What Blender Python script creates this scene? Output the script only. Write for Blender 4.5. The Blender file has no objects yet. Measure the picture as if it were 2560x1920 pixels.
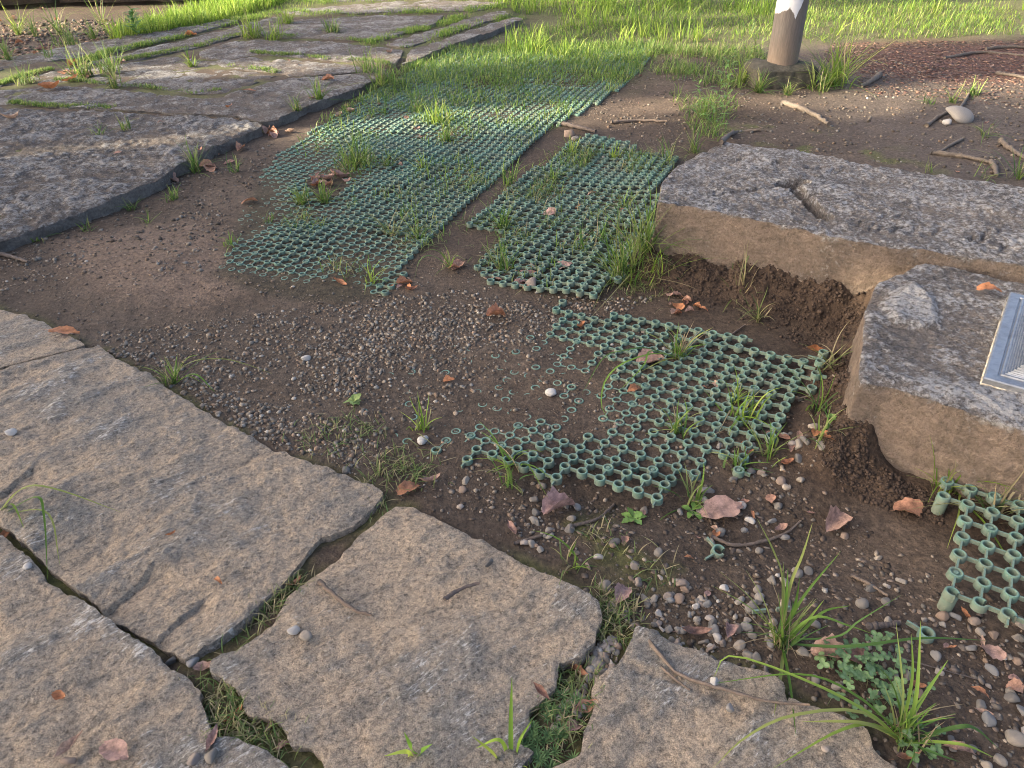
import bpy, math, random
import numpy as np
from mathutils import Matrix, Vector
from mathutils.geometry import delaunay_2d_cdt

random.seed(7)
RNG = np.random.default_rng(7)
R = math.radians
SC = bpy.context.scene
COL = SC.collection

# ------------------------------------------------------------------ camera, sky, sun, exposure
CAM_H, PITCH, ROLL, FPX = 1.3, R(35.5), R(-2.0), 1800.0
cam = bpy.data.cameras.new('camera')
cam.sensor_width = 36.0
cam.lens = 36.0 * FPX / 2560.0
cam.clip_start, cam.clip_end = 0.05, 500.0
camo = bpy.data.objects.new('camera', cam)
COL.objects.link(camo)
camo.matrix_world = Matrix.Translation((0, 0, CAM_H)) @ Matrix.Rotation(R(90) - PITCH, 4, 'X') @ Matrix.Rotation(ROLL, 4, 'Z')
SC.camera = camo

SUN_EL, SUN_AZ = R(21.0), R(6.0)           # low sun from the left, slightly behind the viewer
SUN = Vector((-math.cos(SUN_EL) * math.cos(SUN_AZ), -math.cos(SUN_EL) * math.sin(SUN_AZ), math.sin(SUN_EL)))
wd = bpy.data.worlds.new('World')
SC.world = wd
wd.use_nodes = True
sky = wd.node_tree.nodes.new('ShaderNodeTexSky')
sky.sky_type = 'NISHITA'
sky.sun_disc = False
sky.sun_elevation = SUN_EL
sky.sun_rotation = math.atan2(SUN.x, SUN.y) % (2 * math.pi)
sky.air_density, sky.dust_density, sky.ozone_density = 0.6, 5.0, 0.0
bg = wd.node_tree.nodes['Background']
bg.inputs['Strength'].default_value = 0.15
wd.node_tree.links.new(sky.outputs[0], bg.inputs[0])
sl = bpy.data.lights.new('sun', 'SUN')
sl.energy, sl.angle, sl.color = 5.0, R(0.55), (1.0, 0.86, 0.64)
slo = bpy.data.objects.new('sun', sl)
COL.objects.link(slo)
slo.rotation_euler = SUN.to_track_quat('Z', 'Y').to_euler()
slo.location = SUN * 30
vs = SC.view_settings
vs.view_transform, vs.look, vs.gamma, vs.exposure = 'Standard', 'None', 1.0, 2.0
SC.cycles.use_denoising = True
SC.cycles.max_bounces = 6
SC.cycles.diffuse_bounces = 3
SC.cycles.transparent_max_bounces = 4
SC.cycles.use_adaptive_sampling = True
SC.cycles.filter_width = 1.0

# ------------------------------------------------------------------ measuring the place from the photograph (2560 x 1920)
def G(px, py, z=0.0):
    u, v = (px - 1280.0) / FPX, -(py - 960.0) / FPX
    c, s = math.cos(ROLL), math.sin(ROLL)
    u, v = c * u - s * v, s * u + c * v
    d = np.array([u, math.cos(PITCH) + v * math.sin(PITCH), -math.sin(PITCH) + v * math.cos(PITCH)])
    return np.array([0, 0, CAM_H]) + d * ((z - CAM_H) / d[2])
def GP(pts, z=0.0):
    return np.array([G(p[0], p[1], z)[:2] for p in pts])
Z = 2560 / 2212.0
def zs(pts):                                # points read off an overview 2212 px wide
    return [(p[0] * Z, p[1] * Z) for p in pts]

# ------------------------------------------------------------------ noise and polygons
def _hash(ix, iy, seed):
    h = (ix.astype(np.int64) * 374761393 + iy.astype(np.int64) * 668265263 + seed * 1442695041) & 0xffffffff
    h = ((h ^ (h >> 13)) * 1274126177) & 0xffffffff
    return ((h ^ (h >> 16)) & 0xffff) / 65535.0
def vn(x, y, seed=0):
    x = np.asarray(x, float); y = np.asarray(y, float)
    ix, iy = np.floor(x), np.floor(y)
    fx, fy = x - ix, y - iy
    fx, fy = fx * fx * fx * (fx * (fx * 6 - 15) + 10), fy * fy * fy * (fy * (fy * 6 - 15) + 10)
    a, b = _hash(ix, iy, seed), _hash(ix + 1, iy, seed)
    c, d = _hash(ix, iy + 1, seed), _hash(ix + 1, iy + 1, seed)
    return (a + (b - a) * fx) * (1 - fy) + (c + (d - c) * fx) * fy
def fbm(x, y, octv=4, seed=0, gain=0.5):
    t, a, s, n = 0.0, 1.0, 1.0, 0.0
    for o in range(octv):
        ca, sa = math.cos(o * 1.1 + 0.4), math.sin(o * 1.1 + 0.4)
        t = t + a * (vn((x * ca - y * sa) * s + 17.3 * o, (x * sa + y * ca) * s - 9.1 * o, seed + o) * 2 - 1)
        n += a; a *= gain; s *= 2.03
    return t / n
def sstep(a, b, x):
    t = np.clip((x - a) / (b - a), 0, 1)
    return t * t * (3 - 2 * t)
def pdist(x, y, poly):
    """unsigned distance to the outline and an inside mask"""
    x = np.asarray(x, float); y = np.asarray(y, float)
    best = np.full(x.shape, 1e9); ins = np.zeros(x.shape, bool)
    n = len(poly)
    for k in range(n):
        ax, ay = poly[k]; bx, by = poly[(k + 1) % n]
        dx, dy = bx - ax, by - ay
        t = np.clip(((x - ax) * dx + (y - ay) * dy) / (dx * dx + dy * dy + 1e-12), 0, 1)
        best = np.minimum(best, (x - ax - t * dx) ** 2 + (y - ay - t * dy) ** 2)
        if ay != by:
            hit = ((ay > y) != (by > y)) & (x < (bx - ax) * (y - ay) / (by - ay) + ax)
            ins ^= hit
    return np.sqrt(best), ins
def sdist(x, y, poly):                      # signed: negative inside
    d, i = pdist(x, y, poly)
    return np.where(i, -d, d)
def inside(x, y, poly):
    return pdist(x, y, poly)[1]

# ------------------------------------------------------------------ mesh and material helpers
def mesh(name, V, tris=None, quads=None, mats=(), smooth=True, col=None, attrs=None, midx=None):
    me = bpy.data.meshes.new(name)
    V = np.asarray(V, np.float32)
    L, st, tot = [], [], []
    if quads is not None and len(quads):
        q = np.asarray(quads, np.int32); L.append(q.ravel()); tot.append(np.full(len(q), 4, np.int32))
    if tris is not None and len(tris):
        t = np.asarray(tris, np.int32); L.append(t.ravel()); tot.append(np.full(len(t), 3, np.int32))
    L = np.concatenate(L); tot = np.concatenate(tot)
    st = np.concatenate([[0], np.cumsum(tot)[:-1]]).astype(np.int32)
    me.vertices.add(len(V)); me.vertices.foreach_set('co', V.ravel())
    me.loops.add(len(L)); me.loops.foreach_set('vertex_index', L)
    me.polygons.add(len(tot)); me.polygons.foreach_set('loop_start', st); me.polygons.foreach_set('loop_total', tot)
    me.polygons.foreach_set('use_smooth', np.full(len(tot), bool(smooth)))
    if midx is not None: me.polygons.foreach_set('material_index', np.asarray(midx, np.int32))
    for m in mats: me.materials.append(m)
    me.update(calc_edges=True)
    if col is not None:
        a = me.color_attributes.new('Col', 'FLOAT_COLOR', 'POINT')
        c = np.ones((len(V), 4), np.float32); c[:, :3] = col
        a.data.foreach_set('color', c.ravel())
    for k, v in (attrs or {}).items():
        a = me.attributes.new(k, 'FLOAT', 'POINT'); a.data.foreach_set('value', np.asarray(v, np.float32))
    return me
def link(name, me, parent=None, label=None, cat=None, group=None, kind=None, loc=None, rot=None, scl=None):
    o = bpy.data.objects.new(name, me); COL.objects.link(o)
    if parent is not None: o.parent = parent
    if loc is not None: o.location = [float(q) for q in loc]
    if rot is not None: o.rotation_euler = [float(q) for q in rot]
    if scl is not None: o.scale = [float(q) for q in (scl if hasattr(scl, '__len__') else (scl,) * 3)]
    for k, v in (('label', label), ('category', cat), ('group', group), ('kind', kind)):
        if v: o[k] = v
    return o

class NT:
    def __init__(s, name):
        s.m = bpy.data.materials.new(name); s.m.use_nodes = True
        s.t = s.m.node_tree; s.b = s.t.nodes['Principled BSDF']; s.o = s.t.nodes['Material Output']
        s.b.inputs['Roughness'].default_value = 0.85
        s.b.inputs['Specular IOR Level'].default_value = 0.25
    def n(s, typ, **kw):
        nd = s.t.nodes.new('ShaderNode' + typ)
        for k, v in kw.items():
            if k.startswith('i_'):
                nd.inputs[k[2:].replace('_', ' ')].default_value = v
            else: setattr(nd, k, v)
        return nd
    def l(s, a, b): s.t.links.new(a, b)
    def coord(s, scale=(1, 1, 1), rot=(0, 0, 0), kind='Object'):
        tc = s.n('TexCoord'); mp = s.n('Mapping')
        mp.inputs['Scale'].default_value = scale; mp.inputs['Rotation'].default_value = rot
        mp.inputs['Scale'].default_value = (1, 1, 1)
        s.l(tc.outputs[kind], mp.inputs['Vector'])
        if scale == (1, 1, 1): return mp.outputs[0]
        m2 = s.n('Mapping'); m2.inputs['Scale'].default_value = scale; s.l(mp.outputs[0], m2.inputs['Vector']); return m2.outputs[0]
    def noise(s, vec, scale, detail=4, rough=0.6, dist=0.0):
        n = s.n('TexNoise'); n.inputs['Scale'].default_value = scale; n.inputs['Detail'].default_value = detail
        n.inputs['Roughness'].default_value = rough; n.inputs['Distortion'].default_value = dist
        s.l(vec, n.inputs['Vector']); return n.outputs['Fac']
    def ramp(s, fac, stops):
        r = s.n('ValToRGB'); e = r.color_ramp.elements
        e[0].position, e[0].color = stops[0][0], (*stops[0][1], 1)
        e[1].position, e[1].color = stops[-1][0], (*stops[-1][1], 1)
        for p, c in stops[1:-1]:
            q = e.new(p); q.color = (*c, 1)
        s.l(fac, r.inputs[0]); return r.outputs[0]
    def fl(s, fac, a, b, lo=0.0, hi=1.0):
        r = s.n('MapRange'); r.inputs[1].default_value, r.inputs[2].default_value = a, b
        r.inputs[3].default_value, r.inputs[4].default_value = lo, hi
        s.l(fac, r.inputs[0]); return r.outputs[0]
    def mix(s, fac, a, b, blend='MIX'):
        m = s.n('Mix', data_type='RGBA', blend_type=blend)
        for inp, v in ((m.inputs[0], fac), (m.inputs[6], a), (m.inputs[7], b)):
            if hasattr(v, 'node'): s.l(v, inp)
            elif isinstance(v, (int, float)): inp.default_value = v
            else: inp.default_value = (*v, 1)
        return m.outputs[2]
    def math(s, op, a, b=0.0):
        m = s.n('Math', operation=op)
        for inp, v in ((m.inputs[0], a), (m.inputs[1], b)):
            if hasattr(v, 'node'): s.l(v, inp)
            else: inp.default_value = v
        return m.outputs[0]
    def attr(s, name, out='Color'):
        a = s.n('Attribute'); a.attribute_name = name; return a.outputs[out]
    def bump(s, h, strength=0.5, dist=0.01, prev=None):
        b = s.n('Bump'); b.inputs['Strength'].default_value = strength; b.inputs['Distance'].default_value = dist
        s.l(h, b.inputs['Height'])
        if prev is not None: s.l(prev, b.inputs['Normal'])
        return b.outputs[0]
    def done(s, col=None, nrm=None, rough=None):
        if col is not None:
            if hasattr(col, 'node'): s.l(col, s.b.inputs['Base Color'])
            else: s.b.inputs['Base Color'].default_value = (*col, 1)
        if nrm is not None: s.l(nrm, s.b.inputs['Normal'])
        if rough is not None:
            if hasattr(rough, 'node'): s.l(rough, s.b.inputs['Roughness'])
            else: s.b.inputs['Roughness'].default_value = rough
        return s.m

M = {}
# bare soil: the colour zones come from the mesh, grain and crumbs from noise
t = NT('soil'); v = t.coord()
n1 = t.noise(v, 60, 6, 0.7); n2 = t.noise(v, 260, 3, 0.6); n3 = t.noise(v, 9, 4, 0.6)
c = t.mix(0.9, t.attr('Col'), t.ramp(n1, [(0.28, (0.32, 0.31, 0.30)), (0.5, (1, 1, 1)), (0.74, (1.9, 1.85, 1.75))]), 'MULTIPLY')
c = t.mix(0.55, c, t.ramp(n3, [(0.3, (0.72, 0.70, 0.68)), (0.7, (1.25, 1.24, 1.22))]), 'MULTIPLY')
c = t.mix(t.fl(n2, 0.66, 0.74), c, t.mix(0.5, c, (0.36, 0.32, 0.28)))
vo = t.n('TexVoronoi'); vo.inputs['Scale'].default_value = 120; t.l(v, vo.inputs['Vector'])
b = t.bump(n1, 0.7, 0.012); b = t.bump(vo.outputs['Distance'], 0.35, 0.005, b); b = t.bump(n2, 0.5, 0.003, b)
M['soil'] = t.done(c, b, 0.92)

def stone(name, tan, grey, dark, fleck, fl_lo, fl_hi, rot, stretch=(1, 3.2, 1), two=None, bumpk=1.0):
    t = NT(name); v = t.coord(); vr = t.coord(stretch, (0, 0, rot))
    big = t.noise(v, 3.2, 5, 0.62, 0.3); mid = t.noise(vr, 9, 6, 0.66, 0.4); fine = t.noise(v, 110, 5, 0.7); gr = t.noise(v, 420, 2, 0.6)
    rel = t.attr('Rel', 'Fac')
    c = t.mix(t.fl(t.math('ADD', t.math('MULTIPLY', big, 0.6), t.math('SUBTRACT', t.math('MULTIPLY', mid, 0.5), t.math('MULTIPLY', rel, 0.28))), 0.24, 0.56), grey, tan)
    c = t.mix(t.fl(mid, 0.47, 0.30, 0.0, 0.75), c, dark)
    c = t.mix(0.95, c, t.ramp(fine, [(0.30, (0.30, 0.30, 0.31)), (0.47, (0.95, 0.95, 0.95)), (0.72, (1.6, 1.57, 1.5))]), 'MULTIPLY')
    c = t.mix(0.8, c, t.ramp(gr, [(0.3, (0.45, 0.45, 0.45)), (0.5, (1, 1, 1)), (0.7, (1.5, 1.5, 1.48))]), 'MULTIPLY')
    fk = t.noise(v if two is not None else vr, 62 if two is not None else 48, 6, 0.78, 0.2); fk2 = t.noise(v, 7, 4, 0.65)
    f = t.fl(t.math('ADD', t.math('ADD', fk, t.math('MULTIPLY', fk2, 0.35)), t.math('MULTIPLY', t.math('SUBTRACT', rel, 0.5), 0.16)), fl_lo, fl_hi)
    c = t.mix(t.math('MULTIPLY', f, 0.85), c, fleck)
    if two is not None:                      # the hewn flank of a block differs from its weathered top
        s1 = t.noise(v, 6, 5, 0.6); s2 = t.noise(t.coord((1, 1, 1.7)), 26, 6, 0.72)
        sc_ = t.mix(t.fl(s1, 0.35, 0.65), two[0], two[1])
        sc_ = t.mix(0.8, sc_, t.ramp(s2, [(0.3, (0.6, 0.6, 0.6)), (0.7, (1.35, 1.35, 1.35))]), 'MULTIPLY')
        sc_ = t.mix(0.75, sc_, t.ramp(fine, [(0.3, (0.55, 0.55, 0.55)), (0.5, (1, 1, 1)), (0.72, (1.35, 1.35, 1.33))]), 'MULTIPLY')
        sc_ = t.mix(t.fl(t.math('ADD', fk, t.math('MULTIPLY', s1, 0.4)), 0.80, 0.97), sc_, two[2])
        e = t.math('ADD', t.attr('Top', 'Fac'), t.fl(mid, 0.3, 0.7, -0.25, 0.25))
        c = t.mix(t.fl(e, 0.40, 0.60), sc_, c)
    b = t.bump(mid, 0.6 * bumpk, 0.03); b = t.bump(fk, 0.6 * bumpk, 0.016, b); b = t.bump(fine, 1.0 * bumpk, 0.008, b); b = t.bump(gr, 0.35 * bumpk, 0.002, b)
    return t.done(c, b, 0.93)
M['slab'] = stone('tan_sandstone', (0.385, 0.302, 0.218), (0.215, 0.196, 0.170), (0.115, 0.106, 0.094), (0.62, 0.59, 0.54), 0.79, 0.90, R(-38))
M['far_slab'] = stone('grey_sandstone', (0.15, 0.125, 0.106), (0.105, 0.095, 0.088), (0.055, 0.051, 0.05), (0.36, 0.35, 0.335), 0.66, 0.80, R(-6), (1, 2.6, 1), two=((0.23, 0.21, 0.19), (0.14, 0.13, 0.12), (0.44, 0.43, 0.41)), bumpk=1.5)
M['block'] = stone('weathered_block', (0.20, 0.172, 0.148), (0.14, 0.128, 0.12), (0.075, 0.07, 0.067), (0.50, 0.49, 0.475), 0.66, 0.80, R(20), (1, 1.7, 1),
                   two=((0.285, 0.218, 0.168), (0.195, 0.155, 0.124), (0.44, 0.40, 0.36)), bumpk=1.5)

def vcol(name, rough=0.85, nscale=0, trans=0.0, spec=0.25, bumps=0.0, var=0.35):
    t = NT(name); c = t.attr('Col'); b = None
    if nscale:
        n = t.noise(t.coord(), nscale, 5, 0.65)
        c = t.mix(1.0, c, t.ramp(n, [(0.3, (1 - var,) * 3), (0.7, (1 + var,) * 3)]), 'MULTIPLY')
        if bumps: b = t.bump(n, bumps, 0.004)
    t.b.inputs['Specular IOR Level'].default_value = spec
    t.done(c, b, rough)
    if trans:
        tr = t.n('BsdfTranslucent'); t.l(c, tr.inputs['Color'])
        mx = t.n('MixShader'); mx.inputs[0].default_value = trans
        t.l(t.b.outputs[0], mx.inputs[1]); t.l(tr.outputs[0], mx.inputs[2]); t.l(mx.outputs[0], t.o.inputs['Surface'])
    return t.m
M['grass'] = vcol('grass_blade', 0.55, 0, 0.48, 0.3)
M['gravel'] = vcol('gravel', 0.85, 90, 0, 0.3, 0.5)
M['weed'] = vcol('weed_leaf', 0.6, 70, 0.25, 0.3)

def rnd_mat(name, stops, nscale, bumps, rough=0.8, trans=0.0, var=0.3, spec=0.3):
    t = NT(name); oi = t.n('ObjectInfo')
    c = t.ramp(oi.outputs['Random'], stops); v = t.coord(); n = t.noise(v, nscale, 5, 0.65); n2 = t.noise(v, nscale * 5, 3, 0.6)
    c = t.mix(1.0, c, t.ramp(n, [(0.3, (1 - var,) * 3), (0.7, (1 + var,) * 3)]), 'MULTIPLY')
    c = t.mix(0.6, c, t.ramp(n2, [(0.3, (0.75,) * 3), (0.7, (1.25,) * 3)]), 'MULTIPLY')
    t.b.inputs['Specular IOR Level'].default_value = spec
    b = t.bump(n, bumps, 0.004); b = t.bump(n2, bumps * 0.7, 0.0015, b)
    t.done(c, b, rough)
    if trans:
        tr = t.n('BsdfTranslucent'); t.l(c, tr.inputs['Color'])
        mx = t.n('MixShader'); mx.inputs[0].default_value = trans
        t.l(t.b.outputs[0], mx.inputs[1]); t.l(tr.outputs[0], mx.inputs[2]); t.l(mx.outputs[0], t.o.inputs['Surface'])
    return t.m
M['pebble'] = rnd_mat('pebble_stone', [(0.0, (0.12, 0.113, 0.105)), (0.25, (0.21, 0.185, 0.155)), (0.5, (0.30, 0.255, 0.205)), (0.7, (0.19, 0.185, 0.178)), (0.85, (0.25, 0.175, 0.125)), (1.0, (0.43, 0.40, 0.36))], 60, 0.5)
M['white_pebble'] = rnd_mat('white_pebble_stone', [(0.0, (0.34, 0.32, 0.295)), (1.0, (0.46, 0.44, 0.41))], 60, 0.5)
M['leaf'] = rnd_mat('dry_leaf', [(0.0, (0.30, 0.13, 0.07)), (0.25, (0.36, 0.20, 0.13)), (0.5, (0.24, 0.13, 0.10)), (0.75, (0.38, 0.26, 0.19)), (1.0, (0.20, 0.10, 0.075))], 5, 0.6, 0.6, 0.15, 0.5)
M['leaf_pink'] = rnd_mat('pinkish_dry_leaf', [(0.0, (0.34, 0.22, 0.17)), (0.5, (0.26, 0.155, 0.125)), (1.0, (0.30, 0.19, 0.165))], 5, 0.8, 0.6, 0.1, 0.5)
M['leaf_orange'] = rnd_mat('orange_dry_leaf', [(0.0, (0.42, 0.175, 0.075)), (1.0, (0.30, 0.14, 0.075))], 5, 0.5, 0.5, 0.2, 0.45)
M['twig'] = rnd_mat('twig_bark', [(0.0, (0.115, 0.085, 0.066)), (0.5, (0.15, 0.115, 0.09)), (1.0, (0.10, 0.08, 0.07))], 110, 0.8)
M['root'] = rnd_mat('root_bark', [(0.0, (0.145, 0.118, 0.092)), (1.0, (0.105, 0.085, 0.07))], 90, 0.8)

# faded green plastic: dust on the flanks, paler where it is worn on top
t = NT('green_plastic'); v = t.coord(kind='Object')
n = t.noise(v, 26, 4, 0.6); n2 = t.noise(v, 240, 4, 0.65)
ge = t.n('NewGeometry'); sx = t.n('SeparateXYZ'); t.l(ge.outputs['Normal'], sx.inputs[0])
oi = t.n('ObjectInfo')
base = t.mix(t.fl(n, 0.3, 0.7), (0.07, 0.138, 0.104), (0.115, 0.19, 0.15))
base = t.mix(1.0, base, t.ramp(oi.outputs['Random'], [(0.0, (0.82,) * 3), (1.0, (1.15,) * 3)]), 'MULTIPLY')
dust = t.mix(t.fl(n2, 0.3, 0.7), (0.15, 0.14, 0.105), (0.22, 0.21, 0.16))
side = t.math('MULTIPLY', t.fl(sx.outputs['Z'], 0.5, -0.1), t.fl(n2, 0.42, 0.62, 0.15, 0.8))
base = t.mix(t.math('MULTIPLY', t.fl(sx.outputs['Z'], 0.75, 0.97), t.fl(n2, 0.35, 0.6, 0.45, 0.95)), base, (0.165, 0.262, 0.212))
c = t.mix(side, base, dust)
c = t.mix(t.fl(n2, 0.60, 0.76, 0.0, 0.55), c, dust)
c = t.mix(t.fl(t.noise(v, 7, 4, 0.6), 0.44, 0.64, 0.0, 0.6), c, (0.13, 0.13, 0.095))
t.b.inputs['Specular IOR Level'].default_value = 0.2
M['plastic'] = t.done(c, t.bump(n2, 0.35, 0.002), t.fl(n, 0.3, 0.7, 0.62, 0.88))

t = NT('brushed_aluminium'); v = t.coord((1, 60, 1))
n = t.noise(v, 8, 5, 0.6); n2 = t.noise(t.coord(), 30, 5, 0.7)
t.b.inputs['Metallic'].default_value = 0.9
c = t.mix(t.fl(n2, 0.45, 0.75, 0, 0.6), (0.36, 0.375, 0.39), (0.17, 0.17, 0.17))
M['metal'] = t.done(c, t.bump(n2, 0.12, 0.002), t.fl(n, 0.3, 0.7, 0.38, 0.6))
t = NT('dark_ribbed_metal'); t.b.inputs['Metallic'].default_value = 0.6
M['darkmetal'] = t.done((0.11, 0.11, 0.11), None, 0.5)
t = NT('sealant'); M['sealant'] = t.done(t.ramp(t.noise(t.coord(), 60, 4), [(0.35, (0.20, 0.17, 0.12)), (0.65, (0.55, 0.50, 0.40))]), None, 0.8)

# ------------------------------------------------------------------ outlines measured on the photograph
SLAB_Z = 0.026
slabs = {
 'Z': [(-260, 800), (-260, 690), (-80, 730), (0, 772), (60, 785), (116, 810), (200, 852), (214, 862), (116, 888), (0, 918), (-120, 935)],
 'A': [(-330, 935), (-130, 945), (0, 926), (116, 897), (247, 862), (290, 897), (380, 943), (498, 1024), (648, 1105), (810, 1169), (926, 1215), (952, 1233),
       (926, 1267), (880, 1308), (799, 1342), (758, 1383), (718, 1447), (648, 1504), (579, 1574), (463, 1643), (393, 1603), (289, 1545), (208, 1475), (127, 1418), (69, 1360), (17, 1319), (-90, 1250), (-330, 1130)],
 'B': [(-330, 1180), (-100, 1290), (0, 1335), (58, 1389), (127, 1464), (220, 1516), (301, 1574), (382, 1632), (451, 1690), (498, 1732), (512, 1790), (527, 1840), (584, 1853), (689, 1893), (760, 1960), (820, 2080), (-330, 2080)],
 'C': [(990, 1264), (1030, 1262), (1076, 1285), (1157, 1331), (1227, 1366), (1296, 1400), (1348, 1429), (1435, 1470), (1493, 1504), (1506, 1535), (1482, 1604), (1453, 1639), (1396, 1652),
       (1384, 1720), (1316, 1772), (1326, 1812), (1290, 1850), (1330, 1880), (1300, 1915), (1290, 2080), (900, 2080), (828, 1935), (810, 1893), (781, 1862), (729, 1862), (723, 1818), (683, 1789), (615, 1778), (606, 1722), (530, 1676), (532, 1650), (590, 1627), (683, 1564), (718, 1494), (770, 1454), (845, 1396), (903, 1332), (955, 1290)],
 'D': [(1594, 1568), (1650, 1587), (1697, 1616), (1766, 1633), (1783, 1656), (1859, 1662), (1917, 1685), (1955, 1706), (1960, 1772), (1947, 1818), (1972, 1832), (1976, 1745), (2021, 1766), (2110, 1790), (2171, 1818), (2183, 1876), (2229, 1903),
       (2330, 1960), (2420, 2080), (1360, 2080), (1367, 1930), (1448, 1882), (1471, 1818), (1494, 1754), (1482, 1731), (1488, 1697), (1535, 1673), (1569, 1627)],
}
slabW = {k: GP(p, SLAB_Z) for k, p in slabs.items()}
FAR_Z = 0.055
far = [
 [(-420, 740), (-200, 672), (0, 602), (90, 572), (174, 538), (255, 509), (324, 475), (394, 446), (440, 414), (521, 370), (590, 342), (648, 318), (650, 306), (560, 292), (420, 286), (284, 281), (29, 270), (-420, 262)],
 [(-420, 254), (29, 261), (284, 271), (420, 277), (560, 283), (654, 300), (694, 295), (741, 272), (810, 249), (903, 214), (975, 182), (950, 175), (840, 188), (720, 193), (640, 214), (556, 238), (492, 243), (347, 227), (145, 213), (0, 226), (-420, 236)],
 [(-420, 226), (0, 215), (46, 198), (139, 173), (200, 166), (300, 160), (405, 143), (470, 141), (555, 172), (700, 184), (630, 207), (556, 229), (492, 233), (347, 217), (150, 204)],
 [(498, 128), (556, 110), (640, 99), (694, 100), (810, 104), (949, 115), (1008, 127), (998, 148), (984, 161), (856, 151), (752, 143), (640, 136), (560, 150), (500, 142)],
 [(575, 148), (625, 142), (752, 151), (856, 160), (970, 170), (940, 174), (840, 183), (720, 187), (706, 180), (567, 170), (500, 152)],
 [(200, 160), (278, 141), (370, 118), (463, 98), (579, 67), (683, 42), (720, 40), (700, 62), (608, 84), (556, 98), (492, 116), (405, 134), (300, 153)],
 [(630, 86), (725, 48), (870, 42), (1000, 38), (1110, 36), (1085, 60), (1010, 82), (945, 102), (810, 94), (700, 91)],
 [(960, 110), (1013, 92), (1100, 69), (1192, 37), (1255, 25), (1275, 34), (1186, 62), (1100, 90), (1016, 118)],
 [(1024, 124), (1100, 99), (1186, 72), (1280, 42), (1310, 44), (1230, 76), (1123, 112), (1060, 138), (1005, 160)],
 [(-60, 190), (60, 158), (150, 150), (278, 131), (370, 108), (463, 88), (600, 50), (560, 48), (440, 70), (300, 92), (200, 108), (40, 140), (-120, 180)],
 [(690, 26), (900, 8), (1100, 0), (1270, 4), (1200, 24), (1000, 28), (850, 33), (740, 36)],
 [(760, 2), (980, -18), (1200, -26), (1270, -8), (1090, -6), (880, 2)],
]
farW = [GP(p, FAR_Z) for p in far]
pave_out = GP([(-420, 740), (0, 602), (174, 538), (324, 475), (440, 414), (521, 370), (648, 318), (741, 272), (903, 214), (984, 179), (1123, 110), (1310, 36), (1300, -30), (700, -30), (560, 40), (300, 88), (40, 135), (-420, 240)], 0.03)
B1Z, B2Z = 0.275, 0.235
b1_px = [(1645, 506), (1656, 453), (1690, 420), (1718, 399), (1781, 365), (1811, 355), (1875, 359), (1930, 372), (1990, 374), (2045, 384), (2130, 404), (2206, 416), (2274, 429), (2355, 438), (2410, 452), (2470, 459), (2560, 472), (2720, 500),
         (2860, 640), (2720, 690), (2560, 659), (2470, 646), (2351, 629), (2215, 612), (2087, 591), (1943, 557), (1747, 521)]
b2_px = [(2149, 958), (2146, 929), (2158, 864), (2161, 785), (2188, 718), (2199, 707), (2232, 694), (2268, 680), (2297, 660), (2326, 660), (2387, 669), (2442, 682), (2514, 700), (2560, 706), (2780, 745),
         (2860, 1000), (2740, 1120), (2560, 1076), (2514, 1062), (2442, 1038), (2377, 1014), (2283, 984), (2225, 967)]
b1W, b2W = GP(b1_px, B1Z), GP(b2_px, B2Z)

polyA = GP([(520, 672), (560, 640), (585, 560), (600, 520), (640, 440), (690, 372), (760, 330), (840, 275), (985, 188), (1100, 120), (1640, 108), (1612, 165), (1530, 234), (1385, 318), (1345, 345), (1290, 400), (1175, 500), (1075, 600), (985, 700), (975, 728), (860, 742), (730, 735), (600, 705)], 0.02)
polyB = GP([(1180, 648), (1205, 625), (1250, 580), (1262, 572), (1168, 560), (1172, 540), (1235, 490), (1290, 440), (1330, 405), (1370, 395), (1400, 360), (1470, 335), (1570, 345), (1600, 372), (1690, 378), (1690, 420), (1650, 470), (1640, 520), (1640, 600), (1600, 660), (1560, 690), (1510, 720), (1490, 742), (1400, 728), (1300, 706), (1215, 690)], 0.03)
polyC = GP(zs([(1195, 648), (1290, 672), (1400, 695), (1520, 715), (1640, 758), (1790, 800), (1760, 850), (1700, 915), (1665, 960), (1610, 1032), (1560, 1030), (1500, 1040), (1462, 1092), (1300, 1062), (1130, 1020), (985, 995), (930, 962), (830, 940), (745, 885), (780, 820), (860, 755), (960, 730), (1090, 735), (1190, 700)]), 0.01)

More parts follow.
